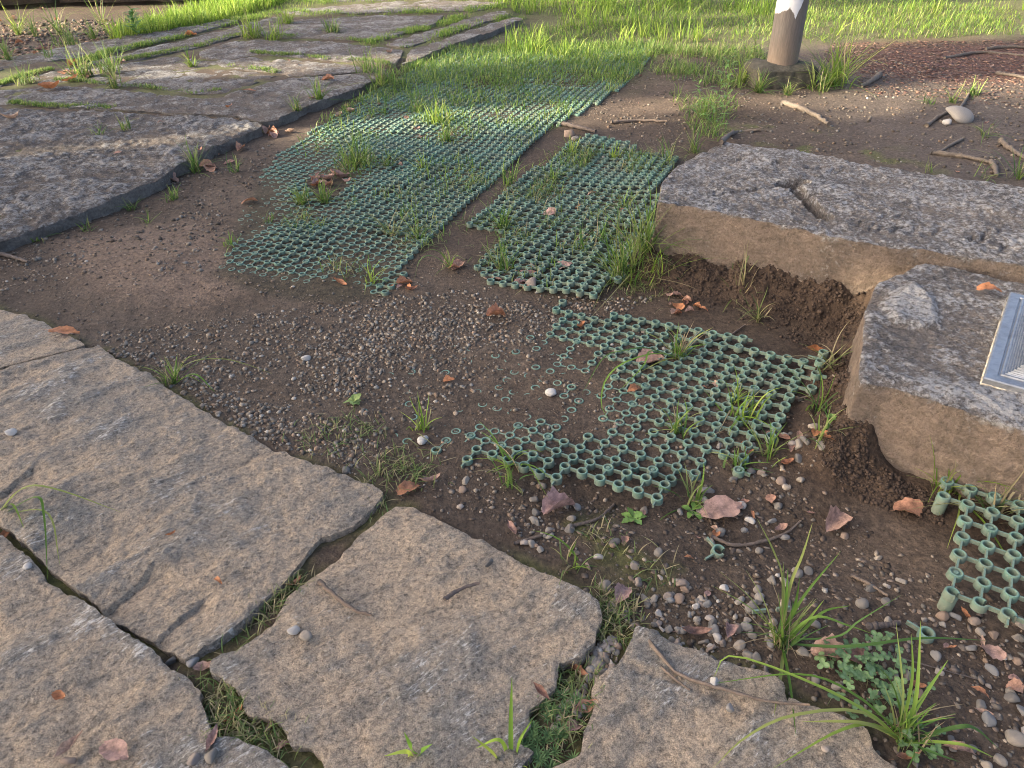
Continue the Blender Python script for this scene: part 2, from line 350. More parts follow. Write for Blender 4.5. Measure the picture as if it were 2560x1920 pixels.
# ------------------------------------------------------------------ ground relief
def gh(x, y):
    x = np.asarray(x, float); y = np.asarray(y, float)
    h = 0.016 * fbm(x * 1.1, y * 1.1, 3, 11) + 0.006 * fbm(x * 7, y * 7, 3, 23) + 0.0028 * fbm(x * 30, y * 30, 3, 31)
    near = np.exp(-((y - 1.0) / 0.9) ** 2)
    d1, d2 = sdist(x, y, b1W), sdist(x, y, b2W)
    k1 = 1 + 0.5 * fbm(x * 5, y * 5, 3, 41)
    wob = 0.030 * fbm(x * 16, y * 16, 3, 43) + 0.012 * fbm(x * 60, y * 60, 2, 44)
    front1 = sstep(0.35, 0.05, y - (2.62 - 0.58 * (x - 0.5)))       # the bank only lies against the flank that faces the viewer
    bank1 = np.clip(1 - np.maximum(d1, 0) / 0.15, 0, 1) ** 1.2 * front1
    bank2 = np.clip(1 - np.maximum(d2, 0) / 0.13, 0, 1) ** 1.2 * (1 - 0.9 * sstep(0.90, 1.0, x) * sstep(1.6, 1.4, y))
    bank = np.maximum(bank1 * 0.125, bank2 * 0.105) * k1
    h = h + bank + wob * np.clip(np.maximum(bank1, bank2) * 2.5, 0, 1)
    for w in slabW.values():                 # the soil lies low in the joints between the paving stones
        h = h - 0.007 * sstep(0.03, -0.03, sdist(x, y, w))
    h = h + 0.040 * sstep(-0.02, -0.14, sdist(x, y, pave_out))
    h = h - 0.035 * np.exp(-(((x - 0.72) / 0.34) ** 2 + ((y - 1.18) / 0.16) ** 2))
    h = h - 0.030 * np.exp(-(((x - 0.30) / 0.30) ** 2 + ((y - 1.33) / 0.10) ** 2))
    h = h - 0.020 * np.exp(-(((x - 1.05) / 0.2) ** 2 + ((y - 2.06) / 0.15) ** 2))
    return h
HX0, HY0, HD = -3.2, 0.35, 0.014
_hx, _hy = np.arange(HX0, 3.2, HD), np.arange(HY0, 7.0, HD)
_HG = gh(*[q.ravel() for q in np.meshgrid(_hx, _hy, indexing='ij')]).reshape(len(_hx), len(_hy))
def gz(x, y):
    a, b = (x - HX0) / HD, (y - HY0) / HD; i, j = int(a), int(b)
    if not (0 <= i < len(_hx) - 1 and 0 <= j < len(_hy) - 1): return float(gh(np.array([x]), np.array([y]))[0])
    a -= i; b -= j
    return float((_HG[i, j] * (1 - a) + _HG[i + 1, j] * a) * (1 - b) + (_HG[i, j + 1] * (1 - a) + _HG[i + 1, j + 1] * a) * b)
def GG(px, py, dz=0.0):                      # point on the relief under a photo pixel
    z = 0.0
    for _ in range(4):
        p = G(px, py, z); z = gz(p[0], p[1])
    p = G(px, py, z); p[2] = z + dz; return p

moss_p = GP(zs([(1200, 1130), (1330, 1090), (1440, 1110), (1530, 1180), (1500, 1260), (1360, 1240), (1240, 1200)]))
mulch_p = GP(zs([(1800, 92), (2260, 85), (2300, 185), (1900, 165), (1780, 130)]))
moss2_p = GP(zs([(1500, 250), (1800, 270), (2050, 380), (1850, 400), (1640, 330), (1480, 330)]))
sunlit_p = GP(zs([(120, 520), (420, 470), (560, 600), (420, 660), (200, 620)]))
grit_p = GP(zs([(180, 720), (420, 690), (830, 640), (1060, 620), (1220, 700), (1060, 800), (860, 930), (760, 1010), (640, 960), (430, 850)]))
lawn_p = GP([(420, 60), (640, 20), (760, -40), (3100, -40), (3000, 60), (2560, 88), (2100, 105), (1700, 128), (1620, 150), (1560, 200), (1250, 170), (1120, 130), (1290, 60), (1100, 10), (700, 35)])
def ground_col(x, y):
    n1, n2, n3 = fbm(x * 2.2, y * 2.2, 4, 61), fbm(x * 9, y * 9, 4, 71), fbm(x * 5, y * 5, 4, 77)
    c = np.empty((len(x), 3)); c[:] = (0.070, 0.051, 0.037)
    def put(w, col):
        nonlocal c
        w = np.clip(w, 0, 1)[:, None]; c = c * (1 - w) + np.array(col) * w
    put(sstep(-0.1, 0.5, n1), (0.094, 0.070, 0.052))
    put(sstep(0.12, -0.1, sdist(x, y, sunlit_p)) * 0.8, (0.155, 0.110, 0.080))  # soft warm sun on the left soil, put into its colour
    put(sstep(0.15, -0.1, sdist(x, y, grit_p)) * 0.5, (0.085, 0.066, 0.050))
    right = sstep(1.4, 2.4, x) * sstep(2.6, 3.6, y)
    put(right * 0.7, (0.098, 0.080, 0.068))
    put(sstep(0.25, -0.2, sdist(x, y, mulch_p) + 0.3 * n1), (0.105, 0.058, 0.044))
    put(sstep(0.1, 0.45, n2 + 0.25 * n1) * sstep(0.2, -0.25, sdist(x, y, moss2_p)), (0.085, 0.092, 0.030))
    put(sstep(-0.15, 0.4, n2) * sstep(0.10, -0.12, sdist(x, y, moss_p)) * 0.9, (0.085, 0.095, 0.022))
    ds = np.full(len(x), 9.0)
    for w in slabW.values(): ds = np.minimum(ds, np.abs(sdist(x, y, w)))
    put(sstep(0.055, 0.0, ds) * sstep(-0.35, 0.35, n3) * 0.85, (0.082, 0.088, 0.026))
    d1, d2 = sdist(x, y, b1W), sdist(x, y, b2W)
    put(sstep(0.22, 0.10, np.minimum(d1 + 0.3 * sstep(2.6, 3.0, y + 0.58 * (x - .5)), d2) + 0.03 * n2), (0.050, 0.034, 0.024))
    put(sstep(0.6, -0.6, sdist(x, y, lawn_p) + 0.4 * n3), (0.090, 0.092, 0.040))
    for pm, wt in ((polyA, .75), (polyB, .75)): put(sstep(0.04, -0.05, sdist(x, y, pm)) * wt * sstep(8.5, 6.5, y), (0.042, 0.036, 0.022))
    put(sstep(0.05, -0.05, sdist(x, y, pave_out)) * sstep(-0.3, 0.3, n3) * 0.8, (0.09, 0.10, 0.035))
    return c

def build_ground():
    ys = [-1.0, -0.4, 0.0, 0.3]
    while ys[-1] < 12.5: ys.append(ys[-1] + max(0.0058, 0.0062 * ys[-1]))
    while ys[-1] < 120: ys.append(ys[-1] * 1.12)
    us = [0.0]
    while us[-1] < 1.12: us.append(us[-1] + 0.0058)
    while us[-1] < 14: us.append(us[-1] * 1.22)
    us = np.array([-u for u in us[:0:-1]] + us); ys = np.array(ys)
    yy, uu = np.meshgrid(ys, us, indexing='ij')
    xx = uu * (np.maximum(yy, 0.0) + 0.35)
    x, y = xx.ravel(), yy.ravel()
    V = np.stack([x, y, gh(x, y)], 1)
    nr, nc = len(ys), len(us)
    i = (np.arange(nr - 1)[:, None] * nc + np.arange(nc - 1)[None, :]).ravel()
    return mesh('ground', V, quads=np.stack([i, i + 1, i + nc + 1, i + nc], 1), mats=[M['soil']], col=ground_col(x, y))
link('ground', build_ground(), label='bare brown soil with moss and fine grit between stones and mats', kind='structure')
ap = mesh('outer_ground', [(-140, -60, -.09), (140, -60, -.09), (140, 160, -.09), (-140, 160, -.09)], quads=[(0, 1, 2, 3)], mats=[M['soil']], col=np.full((4, 3), (0.11, 0.105, 0.05)))
link('outer_ground', ap, label='flat grassy ground spreading beyond the stones', kind='structure')

# ------------------------------------------------------------------ split and hewn stone
def densify(poly, step, wob, seed, off=0.0):
    out = []
    n = len(poly)
    for k in range(n):
        a, b = np.array(poly[k]), np.array(poly[(k + 1) % n])
        m = max(1, int(round(np.linalg.norm(b - a) / step)))
        for q in range(m): out.append(a + (b - a) * q / m)
    P = np.array(out)
    # soften the corners a little, then roughen the outline
    P = 0.7 * P + 0.15 * (np.roll(P, 1, 0) + np.roll(P, -1, 0))
    T = np.roll(P, -1, 0) - np.roll(P, 1, 0); T /= np.linalg.norm(T, axis=1)[:, None] + 1e-9
    Nn = np.stack([T[:, 1], -T[:, 0]], 1)
    area = 0.5 * np.sum(P[:, 0] * np.roll(P[:, 1], -1) - np.roll(P[:, 0], -1) * P[:, 1])
    if area < 0: P, Nn = P[::-1], -Nn[::-1] * -1
    T = np.roll(P, -1, 0) - np.roll(P, 1, 0); T /= np.linalg.norm(T, axis=1)[:, None] + 1e-9
    Nn = np.stack([T[:, 1], -T[:, 0]], 1)
    w = wob * fbm(P[:, 0] * 14, P[:, 1] * 14, 5, seed, 0.75) + off
    w = w + 0.35 * wob * fbm(P[:, 0] * 42, P[:, 1] * 42, 3, seed + 2, 0.6)
    return P + Nn * w[:, None], Nn

def stone_mesh(name, poly, ztop, depth, res, relief, mat, seed, wob=0.012, edge=0.02, rows=5, flare=0.0, siderough=0.006, fine=None, grow=0.0):
    B, Nn = densify(poly, res * 1.3, wob, seed, grow)
    nb = len(B)
    lo, hi = B.min(0), B.max(0)
    gx, gy = np.meshgrid(np.arange(lo[0], hi[0], res), np.arange(lo[1], hi[1], res * 0.9))
    gx = gx + (np.arange(gx.shape[0]) % 2)[:, None] * res * 0.5
    rg = np.random.default_rng(seed)
    p = np.stack([gx.ravel(), gy.ravel()], 1) + rg.uniform(-0.22, 0.22, (gx.size, 2)) * res
    d, ins = pdist(p[:, 0], p[:, 1], B)
    p = p[ins & (d > res * 0.65)]
    if fine is not None:
        fp, fr = fine
        fx, fy = np.meshgrid(np.arange(fp[:, 0].min(), fp[:, 0].max(), fr), np.arange(fp[:, 1].min(), fp[:, 1].max(), fr))
        q = np.stack([fx.ravel(), fy.ravel()], 1) + rg.uniform(-0.2, 0.2, (fx.size, 2)) * fr
        p = np.concatenate([p[~inside(p[:, 0], p[:, 1], fp)], q[inside(q[:, 0], q[:, 1], fp) & (pdist(q[:, 0], q[:, 1], B)[0] > fr)]])
    pts = np.concatenate([B, p])
    ov, _, of, *_ = delaunay_2d_cdt([Vector((float(a), float(b))) for a, b in pts], [(k, (k + 1) % nb) for k in range(nb)], [], 1, 1e-7)
    P = np.array([(q.x, q.y) for q in ov]); Fc = np.array([f for f in of if len(f) == 3], np.int32)
    d = np.zeros(len(P)); dd, _ = pdist(P[:, 0], P[:, 1], B); d[:] = dd; d[:nb] = 0
    ew = edge * (1 + 0.7 * fbm(P[:, 0] * 7, P[:, 1] * 7, 3, seed + 5))
    drop = ew * 0.55 * np.clip(1 - d / (ew * 1.6 + 1e-6), 0, 1) ** 2.0
    rl = relief(P[:, 0], P[:, 1], d); zt = ztop + rl - drop; rn = np.clip(0.5 + (rl - rl.mean()) / (3.2 * rl.std() + 1e-6), 0, 1)
    # orientation up
    a, b, c = P[Fc[:, 0]], P[Fc[:, 1]], P[Fc[:, 2]]
    cr = (b[:, 0] - a[:, 0]) * (c[:, 1] - a[:, 1]) - (b[:, 1] - a[:, 1]) * (c[:, 0] - a[:, 0])
    Fc[cr < 0] = Fc[cr < 0][:, ::-1]
    V = [np.column_stack([P, zt]), np.column_stack([P[:nb], zt[:nb]])]; top = [np.ones(len(P)), np.full(nb, 0.5)]
    off = len(P) + nb; Q = []; prev = len(P) + np.arange(nb)
    s = np.concatenate([[0], np.cumsum(np.linalg.norm(np.diff(B, axis=0), axis=1))])
    for r in range(1, rows + 1):
        f = r / rows
        o = flare * f + siderough * (fbm(s * 22 + r * 0.7, np.full(nb, r * 1.7 + seed), 4, seed + 9, 0.6) + 0.6 * fbm(s * 5, np.full(nb, f * 2.5 + seed), 3, seed + 19)) * min(1, 0.4 + f) + 0.5 * siderough * fbm(s * 55, np.full(nb, f * depth * 55), 3, seed + 29, 0.6)
        bz = zt[:nb] - (zt[:nb] - (ztop - depth)) * f
        V.append(np.column_stack([B + Nn * o[:, None], bz])); top.append(np.full(nb, max(0.0, 0.45 - f * 2.6)))
        cur = off + np.arange(nb); off += nb
        Q.append(np.stack([prev, cur, np.roll(cur, -1), np.roll(prev, -1)], 1)); prev = cur
    return mesh(name, np.concatenate(V), tris=Fc, quads=np.concatenate(Q), mats=[mat], attrs={'Top': np.concatenate(top), 'Rel': np.concatenate([rn] + [rn[:nb]] * (rows + 1))})

def rot2(x, y, a): return x * math.cos(a) + y * math.sin(a), -x * math.sin(a) + y * math.cos(a)
def groove(x, y, a, b, w, dep):
    a, b = np.asarray(a), np.asarray(b); dv = b - a
    t = np.clip(((x - a[0]) * dv[0] + (y - a[1]) * dv[1]) / (dv @ dv), 0, 1)
    dd = np.hypot(x - a[0] - t * dv[0], y - a[1] - t * dv[1])
    return -dep * sstep(w, w * 0.68, dd)
def ledge_step(a, b, dep, fall=0.06):
    a, b = np.asarray(a), np.asarray(b); dv = b - a; L = np.linalg.norm(dv); tv = dv / L; nv = np.array([tv[1], -tv[0]])
    def f(x, y):
        u = (x - a[0]) * tv[0] + (y - a[1]) * tv[1]; w = (x - a[0]) * nv[0] + (y - a[1]) * nv[1] + 0.006 * fbm(x * 30, y * 30, 2, 3)
        return -dep * sstep(-0.002, 0.003, w) * np.exp(-np.maximum(w, 0) / fall) * sstep(-0.02, 0.02, u) * sstep(L + 0.02, L - 0.02, u)
    return f
def slab_relief(seed, ang, amp, grooves=(), hf=0.34, hq=38):
    def f(x, y, d):
        u, w = rot2(x, y, ang)
        wx = u + 0.05 * fbm(x * 4, y * 4, 2, seed + 3)
        r = fbm(wx * 3.0, w * 13.0, 4, seed, 0.55)
        r2 = fbm(x * 4.5, y * 4.5, 3, seed + 7)
        r3 = fbm(x * hq, y * hq, 3, seed + 8, 0.6)
        z = amp * (0.85 * np.sign(r) * np.abs(r) ** 1.15 + 0.75 * r2 + hf * r3)
        for g in grooves: z = z + (g(x, y) if callable(g) else groove(x, y, *g))
        return z
    return f
def gr(pts, w, dep, z=SLAB_Z):
    P = GP(pts, z); return [(P[i], P[i + 1], w, dep) for i in range(len(P) - 1)]
pav = link('stone_pavement', None, label='pale tan split stone paving across the foreground', kind='structure')
RIP = R(38)
gA = [ledge_step(*GP(q, SLAB_Z), dp) for q, dp in (([(255, 1528), (385, 1410)], 0.014), ([(375, 1608), (500, 1500)], 0.012), ([(-20, 1250), (85, 1160)], 0.014), ([(40, 1420), (130, 1345)], 0.007), ([(560, 1180), (640, 1130)], 0.004))]
fineA = (GP([(-20, 1270), (60, 1120), (300, 1330), (430, 1370), (560, 1470), (400, 1640), (230, 1560)], SLAB_Z), 0.0042)
spec = {'Z': (0.012, 91, [], 'flat tan stone at the far end of the paving edge'), 'A': (0.0078, 92, gA, 'largest rippled tan paving stone, with chisel grooves at its lower end'),
        'B': (0.0078, 93, [], 'tan paving stone in the lower corner below the mossy crack'), 'C': (0.0070, 94, [], 'tan paving stone with two curved twigs and a pair of pebbles on it'),
        'D': (0.0070, 95, gr([(1560, 1660), (1690, 1700), (1850, 1760)], 0.012, 0.004), 'low tan paving stone under the long bare twig')}
for k, (res, sd, gv, lab) in spec.items():
    amp = {'A': 0.015, 'B': 0.013, 'C': 0.0105, 'D': 0.011, 'Z': 0.011}[k]
    me = stone_mesh('paving_stone', slabW[k], SLAB_Z, 0.11, res, slab_relief(sd, RIP if k != 'C' else R(20), amp, gv), M['slab'], sd, 0.009, 0.004, 5, 0.0, 0.006, fineA if k == 'A' else None, -0.001 if k == 'Z' else 0.004)
    link('paving_stone', me, pav, label=lab)
fpav = link('old_pavement', None, label='weathered grey stone paving with grassy joints', kind='structure')
for k, w in enumerate(farW):
    dist = w[:, 1].mean()
    res = 0.017 if k == 0 else min(0.06, 0.0055 * dist)
    me = stone_mesh('paving_stone', w, FAR_Z - 0.002 * (k % 3), 0.12, res, slab_relief(200 + k, R(12), 0.011, (), 1.3, 30 if k == 0 else 22), M['far_slab'], 200 + k, 0.022, 0.008, 5, 0.0, 0.022)
    link('paving_stone', me, fpav)

# the two hewn blocks
def bl_relief(seed, cuts, amp=0.016):
    def f(x, y, d):
        u, w = rot2(x, y, R(-28))
        r = fbm(u * 4, w * 9, 4, seed, 0.58); r2 = fbm(x * 3, y * 3, 3, seed + 7); r3 = fbm(x * 45, y * 45, 3, seed + 8, 0.62)
        z = amp * (0.8 * r + 0.45 * r2 + 0.5 * r3)
        for g in cuts: z = z + (groove(x, y, *g) if not callable(g) else g(x, y))
        return z
    return f
def c1(p): return (1620 + p[0] / 2.353, 340 + p[1] / 2.353)
cuts = gr([c1((800, 285)), c1((905, 278))], 0.036, 0.055, B1Z) + gr([c1((880, 315)), c1((960, 395)), c1((1045, 470))], 0.030, 0.055, B1Z) + gr([c1((390, 345)), c1((540, 322)), c1((670, 308))], 0.010, 0.016, B1Z)
for p in ((530, 135), (950, 178), (1005, 182), (1085, 200), (1120, 205), (760, 152)):
    cuts += gr([c1((p[0] - 18, p[1] + 12)), c1((p[0] + 18, p[1] - 10))], 0.011, 0.010, B1Z)
for p in ((1245, 510), (1320, 525), (1365, 540), (1450, 545), (1562, 550), (1390, 460), (1480, 465), (1900, 605), (1965, 610), (2070, 560), (1700, 560), (1990, 575), (2090, 650)):
    cuts += gr([c1((p[0] - 14, p[1] + 20)), c1((p[0] + 16, p[1] - 14))], 0.007, 0.007, B1Z)
me = stone_mesh('stone_block', b1W, B1Z, 0.42, 0.0085, bl_relief(301, cuts), M['block'], 301, 0.0035, 0.004, 30, 0.02, 0.007, (GP([c1(q) for q in ((340, 250), (940, 230), (1120, 470), (1000, 520), (800, 380), (340, 390))], B1Z), 0.0038))
link('stone_block', me, label='long grey stone block with a carved angled notch on top', cat='stone block', group='hewn stone blocks')
def c2(p): return (2080 + p[0] / 2.765, 640 + p[1] / 2.765)
E2 = GP([c2(q) for q in ((560, 190), (640, 260), (715, 345), (740, 430), (755, 490), (600, 500), (420, 470), (330, 330))], B2Z)
def ledge(x, y): return 0.016 * sstep(0.012, -0.02, sdist(x, y, E2))
cuts2 = [ledge]
me = stone_mesh('stone_block', b2W, B2Z, 0.40, 0.0075, bl_relief(311, cuts2, 0.013), M['block'], 311, 0.005, 0.006, 30, 0.024, 0.008)
link('stone_block', me, label='nearer stone block with a metal panel let into its top', cat='stone block', group='hewn stone blocks')

# metal panel let into the top of the nearer block: a coved frame round a raised plate
def panel():
    z0 = B2Z + 0.012
    o = G(2456, 951, z0); a = G(2523, 736, z0); c = G(2560, 987, z0)
    ex = (a - o); L = np.linalg.norm(ex); ex /= L
    ey = (c - o); ey -= ex * (ey @ ex); ey /= np.linalg.norm(ey)
    W = L * 0.95
    root = link('metal_panel', None, label='rectangular aluminium panel with stepped frame set in the nearer block', cat='metal panel', loc=o)
    prof = [(0.0, -0.012), (0.0, 0.006), (0.003, 0.009), (0.026, 0.010), (0.028, 0.006), (0.031, 0.006), (0.033, 0.012)]
    for k in range(9):
        f = k / 8; prof.append((0.036 + 0.040 * f, 0.013 + 0.034 * f ** 1.9))
        if k < 8: prof.append((0.036 + 0.040 * (f + 0.09), 0.0115 + 0.034 * f ** 1.9))
    prof += [(0.080, 0.048), (0.084, 0.047)]
    def ring(ins, z):
        return [ex * u + ey * w + np.array([0, 0, z]) for u, w in ((ins, ins), (L - ins, ins), (L - ins, W - ins), (ins, W - ins))]
    for s in range(4):                      # four mitred frame members
        V, Q = [], []
        for ins, z in prof:
            r = ring(ins, z); V += [r[s], r[(s + 1) % 4]]
        for k in range(len(prof) - 1):
            Q.append((2 * k, 2 * k + 1, 2 * k + 3, 2 * k + 2))
        link('frame_member', mesh('frame_member', V, quads=Q, mats=[M['metal'] if s != 3 else M['metal']], smooth=False), root)
    r = ring(0.084, 0.047)
    link('plate', mesh('plate', r, quads=[(0, 1, 2, 3)], mats=[M['metal']], smooth=False), root)
    V, Q = [], []
    for k, (ins, z) in enumerate(((-0.003, -0.014), (-0.002, -0.009), (0.001, -0.006))):
        V += ring(ins, z)
    for k in range(2):
        for s in range(4): Q.append((4 * k + s, 4 * k + (s + 1) % 4, 4 * k + 4 + (s + 1) % 4, 4 * k + 4 + s))
    link('sealant_bead', mesh('sealant_bead', V, quads=Q, mats=[M['sealant']]), root)
panel()

# low stone terrace edge far behind on the left, hollow and dark beneath its lip
wl = GP([(-700, 60), (-200, 32), (100, 20), (300, 16), (440, 12), (470, 0)], 0.0)
back = wl + np.array([-1.5, 4.5])
def terrace():
    root = link('stone_terrace', None, label='long rough stone terrace edge with a dark hollow beneath', cat='stone wall', loc=(0, 0, 0))
    pts = [wl[0], wl[2] + 0.0, wl[5]]
    segs = [(wl[0], wl[1]), (wl[1], wl[2]), (wl[2], wl[4]), (wl[4], wl[5] + np.array([0.9, 0.35]))]
    for k, (a, b) in enumerate(segs):
        dv = (b - a) / np.linalg.norm(b - a); nv = np.array([-dv[1], dv[0]])
        a2, b2 = a + dv * 0.02, b - dv * 0.02
        poly = np.array([a2 - nv * 0.08, b2 - nv * 0.05, b2 + nv * 1.5, a2 + nv * 1.5])
        me = stone_mesh('lip_stone', poly, 0.62, 0.42, 0.09, bl_relief(330 + k, [], 0.03), M['block'], 330 + k, 0.05, 0.05, 8, 0.0, 0.04)
        link('lip_stone', me, root)
        poly = np.array([a + nv * 0.42, b + nv * 0.42, b + nv * 1.4, a + nv * 1.4])
        me = stone_mesh('footing_stone', poly, 0.24, 0.40, 0.12, bl_relief(340 + k, [], 0.02), M['block'], 340 + k, 0.03, 0.03, 4, 0.0, 0.03)
        link('footing_stone', me, root)
terrace()

# ------------------------------------------------------------------ post on its concrete foot
def post():
    b = GG(1946, 208)
    root = link('post', None, label='round post with chipped white paint above a brown coat', cat='post', loc=b)
    t = NT('painted_post'); v = t.coord(); n = t.noise(v, 22, 5, 0.7); nf = t.noise(t.coord((30, 30, 3)), 4, 5, 0.7); nb = t.noise(v, 3.0, 4, 0.6)
    sx = t.n('SeparateXYZ'); t.l(t.coord(), sx.inputs[0])
    z = sx.outputs['Z']
    # the white coat ends in a ragged line that dips in a point on the side towards the viewer
    spike = t.math('MULTIPLY', t.fl(t.math('ABSOLUTE', t.math('SUBTRACT', sx.outputs['X'], 0.0)), 0.0, 0.045, 1.0, 0.0), 0.10)
    slope = t.math('MULTIPLY', sx.outputs['X'], -0.9)
    lim = t.math('ADD', t.math('SUBTRACT', z, slope if False else t.math('MULTIPLY', sx.outputs['X'], 0.75)), t.math('ADD', spike, t.math('MULTIPLY', n, 0.05)))
    coat = t.fl(lim, 0.555, 0.562)
    low = t.mix(t.fl(t.math('ADD', z, t.math('MULTIPLY', nb, 0.3)), 0.10, 0.50), (0.245, 0.175, 0.118), (0.14, 0.12, 0.106))
    low = t.mix(0.7, low, t.ramp(nf, [(0.3, (0.6,) * 3), (0.7, (1.3,) * 3)]), 'MULTIPLY')
    wh = t.mix(t.fl(nb, 0.3, 0.7), (0.60, 0.60, 0.61), (0.50, 0.51, 0.53))
    c = t.mix(coat, low, wh)
    m = t.done(c, t.bump(t.math('ADD', t.math('MULTIPLY', coat, 1.0), t.math('MULTIPLY', nf, 0.3)), 0.4, 0.003), 0.5)
    N, V, Q = 40, [], []
    hs = [0.06, 0.10, 0.2, 0.4, 0.7, 1.2, 2.2, 3.4]
    for h in hs:
        for k in range(N):
            a = 2 * math.pi * k / N; V.append((0.104 * math.cos(a), 0.104 * math.sin(a), h))
    for r in range(len(hs) - 1):
        for k in range(N): Q.append((r * N + k, r * N + (k + 1) % N, (r + 1) * N + (k + 1) % N, (r + 1) * N + k))
    V.append((0, 0, 3.43)); tr = [((len(hs) - 1) * N + k, (len(hs) - 1) * N + (k + 1) % N, len(V) - 1) for k in range(N)]
    link('shaft', mesh('shaft', V, tris=tr, quads=Q, mats=[m]), root)
    t = NT('rough_concrete'); v = t.coord(); n = t.noise(v, 45, 6, 0.75); n2 = t.noise(v, 8, 3)
    c = t.mix(t.fl(n2, 0.35, 0.65), (0.105, 0.094, 0.074), (0.08, 0.076, 0.056)); c = t.mix(0.8, c, t.ramp(n, [(0.3, (0.5,) * 3), (0.7, (1.4,) * 3)]), 'MULTIPLY')
    cm = t.done(c, t.bump(n, 1.0, 0.02), 0.95)
    poly = np.array([(-0.23, -0.17), (0.20, -0.19), (0.25, -0.12), (0.25, 0.16), (-0.2, 0.2), (-0.25, 0.12)])
    me = stone_mesh('concrete_foot', poly * 0.92, 0.145, 0.24, 0.014, lambda x, y, d: 0.008 * fbm(x * 22, y * 22, 3, 5), cm, 350, 0.012, 0.07, 10, 0.02, 0.014)
    link('concrete_foot', me, root)
post()

# ------------------------------------------------------------------ shade trees beside the place (outside the picture, they throw the shade that lies on it)
def tree(name, label, base, height, crown_c, crown_r, nleaf, seed, leaf=0.16):
    rg = np.random.default_rng(seed)
    root = link(name, None, label=label, cat='tree', group='trees shading the paving', loc=(*base, 0))
    t = M.get('bark')
    if t is None:
        q = NT('bark'); M['bark'] = q.done(q.ramp(q.noise(q.coord((6, 6, 1)), 5, 5), [(0.3, (0.05, 0.04, 0.03)), (0.7, (0.16, 0.13, 0.10))]), None, 0.95)
    V, Q = [], []
    def limb(p0, p1, r0, r1, n=8, bend=0.25):
        p0, p1 = np.array(p0, float), np.array(p1, float); off = rg.normal(0, bend, 3); st = len(V); m = 6
        ax = (p1 - p0) / np.linalg.norm(p1 - p0); u = np.cross(ax, (0.3, 0.8, 0.1)); u /= np.linalg.norm(u); w = np.cross(ax, u)
        for k in range(m + 1):
            f = k / m; c = p0 + (p1 - p0) * f + off * math.sin(f * math.pi); r = r0 + (r1 - r0) * f
            for a in range(n):
                th = 2 * math.pi * a / n; V.append(c + (u * math.cos(th) + w * math.sin(th)) * r)
        for k in range(m):
            for a in range(n): Q.append((st + k * n + a, st + k * n + (a + 1) % n, st + (k + 1) * n + (a + 1) % n, st + (k + 1) * n + a))
    cc = np.array(crown_c) - np.array([*base, 0])
    top = np.array([cc[0] * 0.7, cc[1] * 0.7, height])
    limb((0, 0, -0.2), top, 0.28, 0.10)
    for k in range(9):
        f = 0.35 + 0.6 * k / 9; e = cc + rg.uniform(-0.75, 0.75, 3) * np.array(crown_r); limb(top * f, e, 0.10, 0.02, 6)
    link('trunk', mesh('trunk', V, quads=Q, mats=[M['bark']]), root)
    d = rg.normal(size=(nleaf, 3)); d /= np.linalg.norm(d, axis=1)[:, None]
    rad = rg.uniform(0.15, 1.0, nleaf) ** 0.5
    cl = rg.normal(size=(46, 3)); cl /= np.linalg.norm(cl, axis=1)[:, None]; cl *= rg.uniform(0.35, 0.95, 46)[:, None]
    pick = rg.integers(0, 46, nleaf)
    P = np.where((rg.random(nleaf) < 0.75)[:, None], cl[pick] + d * rad[:, None] * 0.26, d * rad[:, None]) * np.array(crown_r) + cc
    a = rg.normal(size=(nleaf, 3)); a /= np.linalg.norm(a, axis=1)[:, None]
    b = np.cross(a, rg.normal(size=(nleaf, 3))); b /= np.linalg.norm(b, axis=1)[:, None]
    s = leaf * rg.uniform(0.6, 1.3, nleaf)[:, None]
    LV = np.stack([P - a * s, P + b * s * 0.45, P + a * s, P - b * s * 0.45], 1).reshape(-1, 3)
    c = np.repeat(np.array([0.055, 0.10, 0.025]) * rg.uniform(0.6, 1.5, (nleaf, 1)), 4, 0)
    link('crown', mesh('crown', LV, quads=np.arange(nleaf * 4).reshape(-1, 4), mats=[M['grass']], col=c, smooth=False), root)
def shade(pt, dist):                         # where a crown hangs whose shadow falls on a given spot
    return np.array([*pt, 0.0]) + np.array(SUN) * dist
for k, (pt, dist, rr, n, lab) in enumerate([
        ((0.0, -0.6), 17, (4.2, 2.6, 3.0), 8000, 'broad leafy tree standing behind the viewer'),
        ((0.4, 1.7), 15, (3.8, 2.1, 3.0), 7500, 'leafy tree standing level with the paving stones'),
        ((0.5, 3.4), 16, (3.6, 1.25, 2.9), 6500, 'leafy tree standing level with the carved block'),
        ((1.0, 5.75), 18, (3.2, 0.62, 2.2), 2600, 'thin-crowned tree standing level with the post'),
        ((-3.2, 7.4), 15, (2.4, 0.9, 2.0), 3000, 'small tree standing level with the old paving'),
        ((-3.3, 4.9), 9.5, (1.3, 0.55, 1.0), 2600, 'unseen low tree added to shade the old paving'),  # small crown added out of view to keep a sun stripe off the paving
        ((2.5, 9.0), 21, (3.0, 0.45, 2.2), 2400, 'narrow-crowned tree standing level with the lawn')]):
    cc = shade(pt, dist)
    tree('shade_tree', lab, (cc[0] - 0.3, cc[1]), cc[2] + 0.5, cc, rr, n, 500 + k)

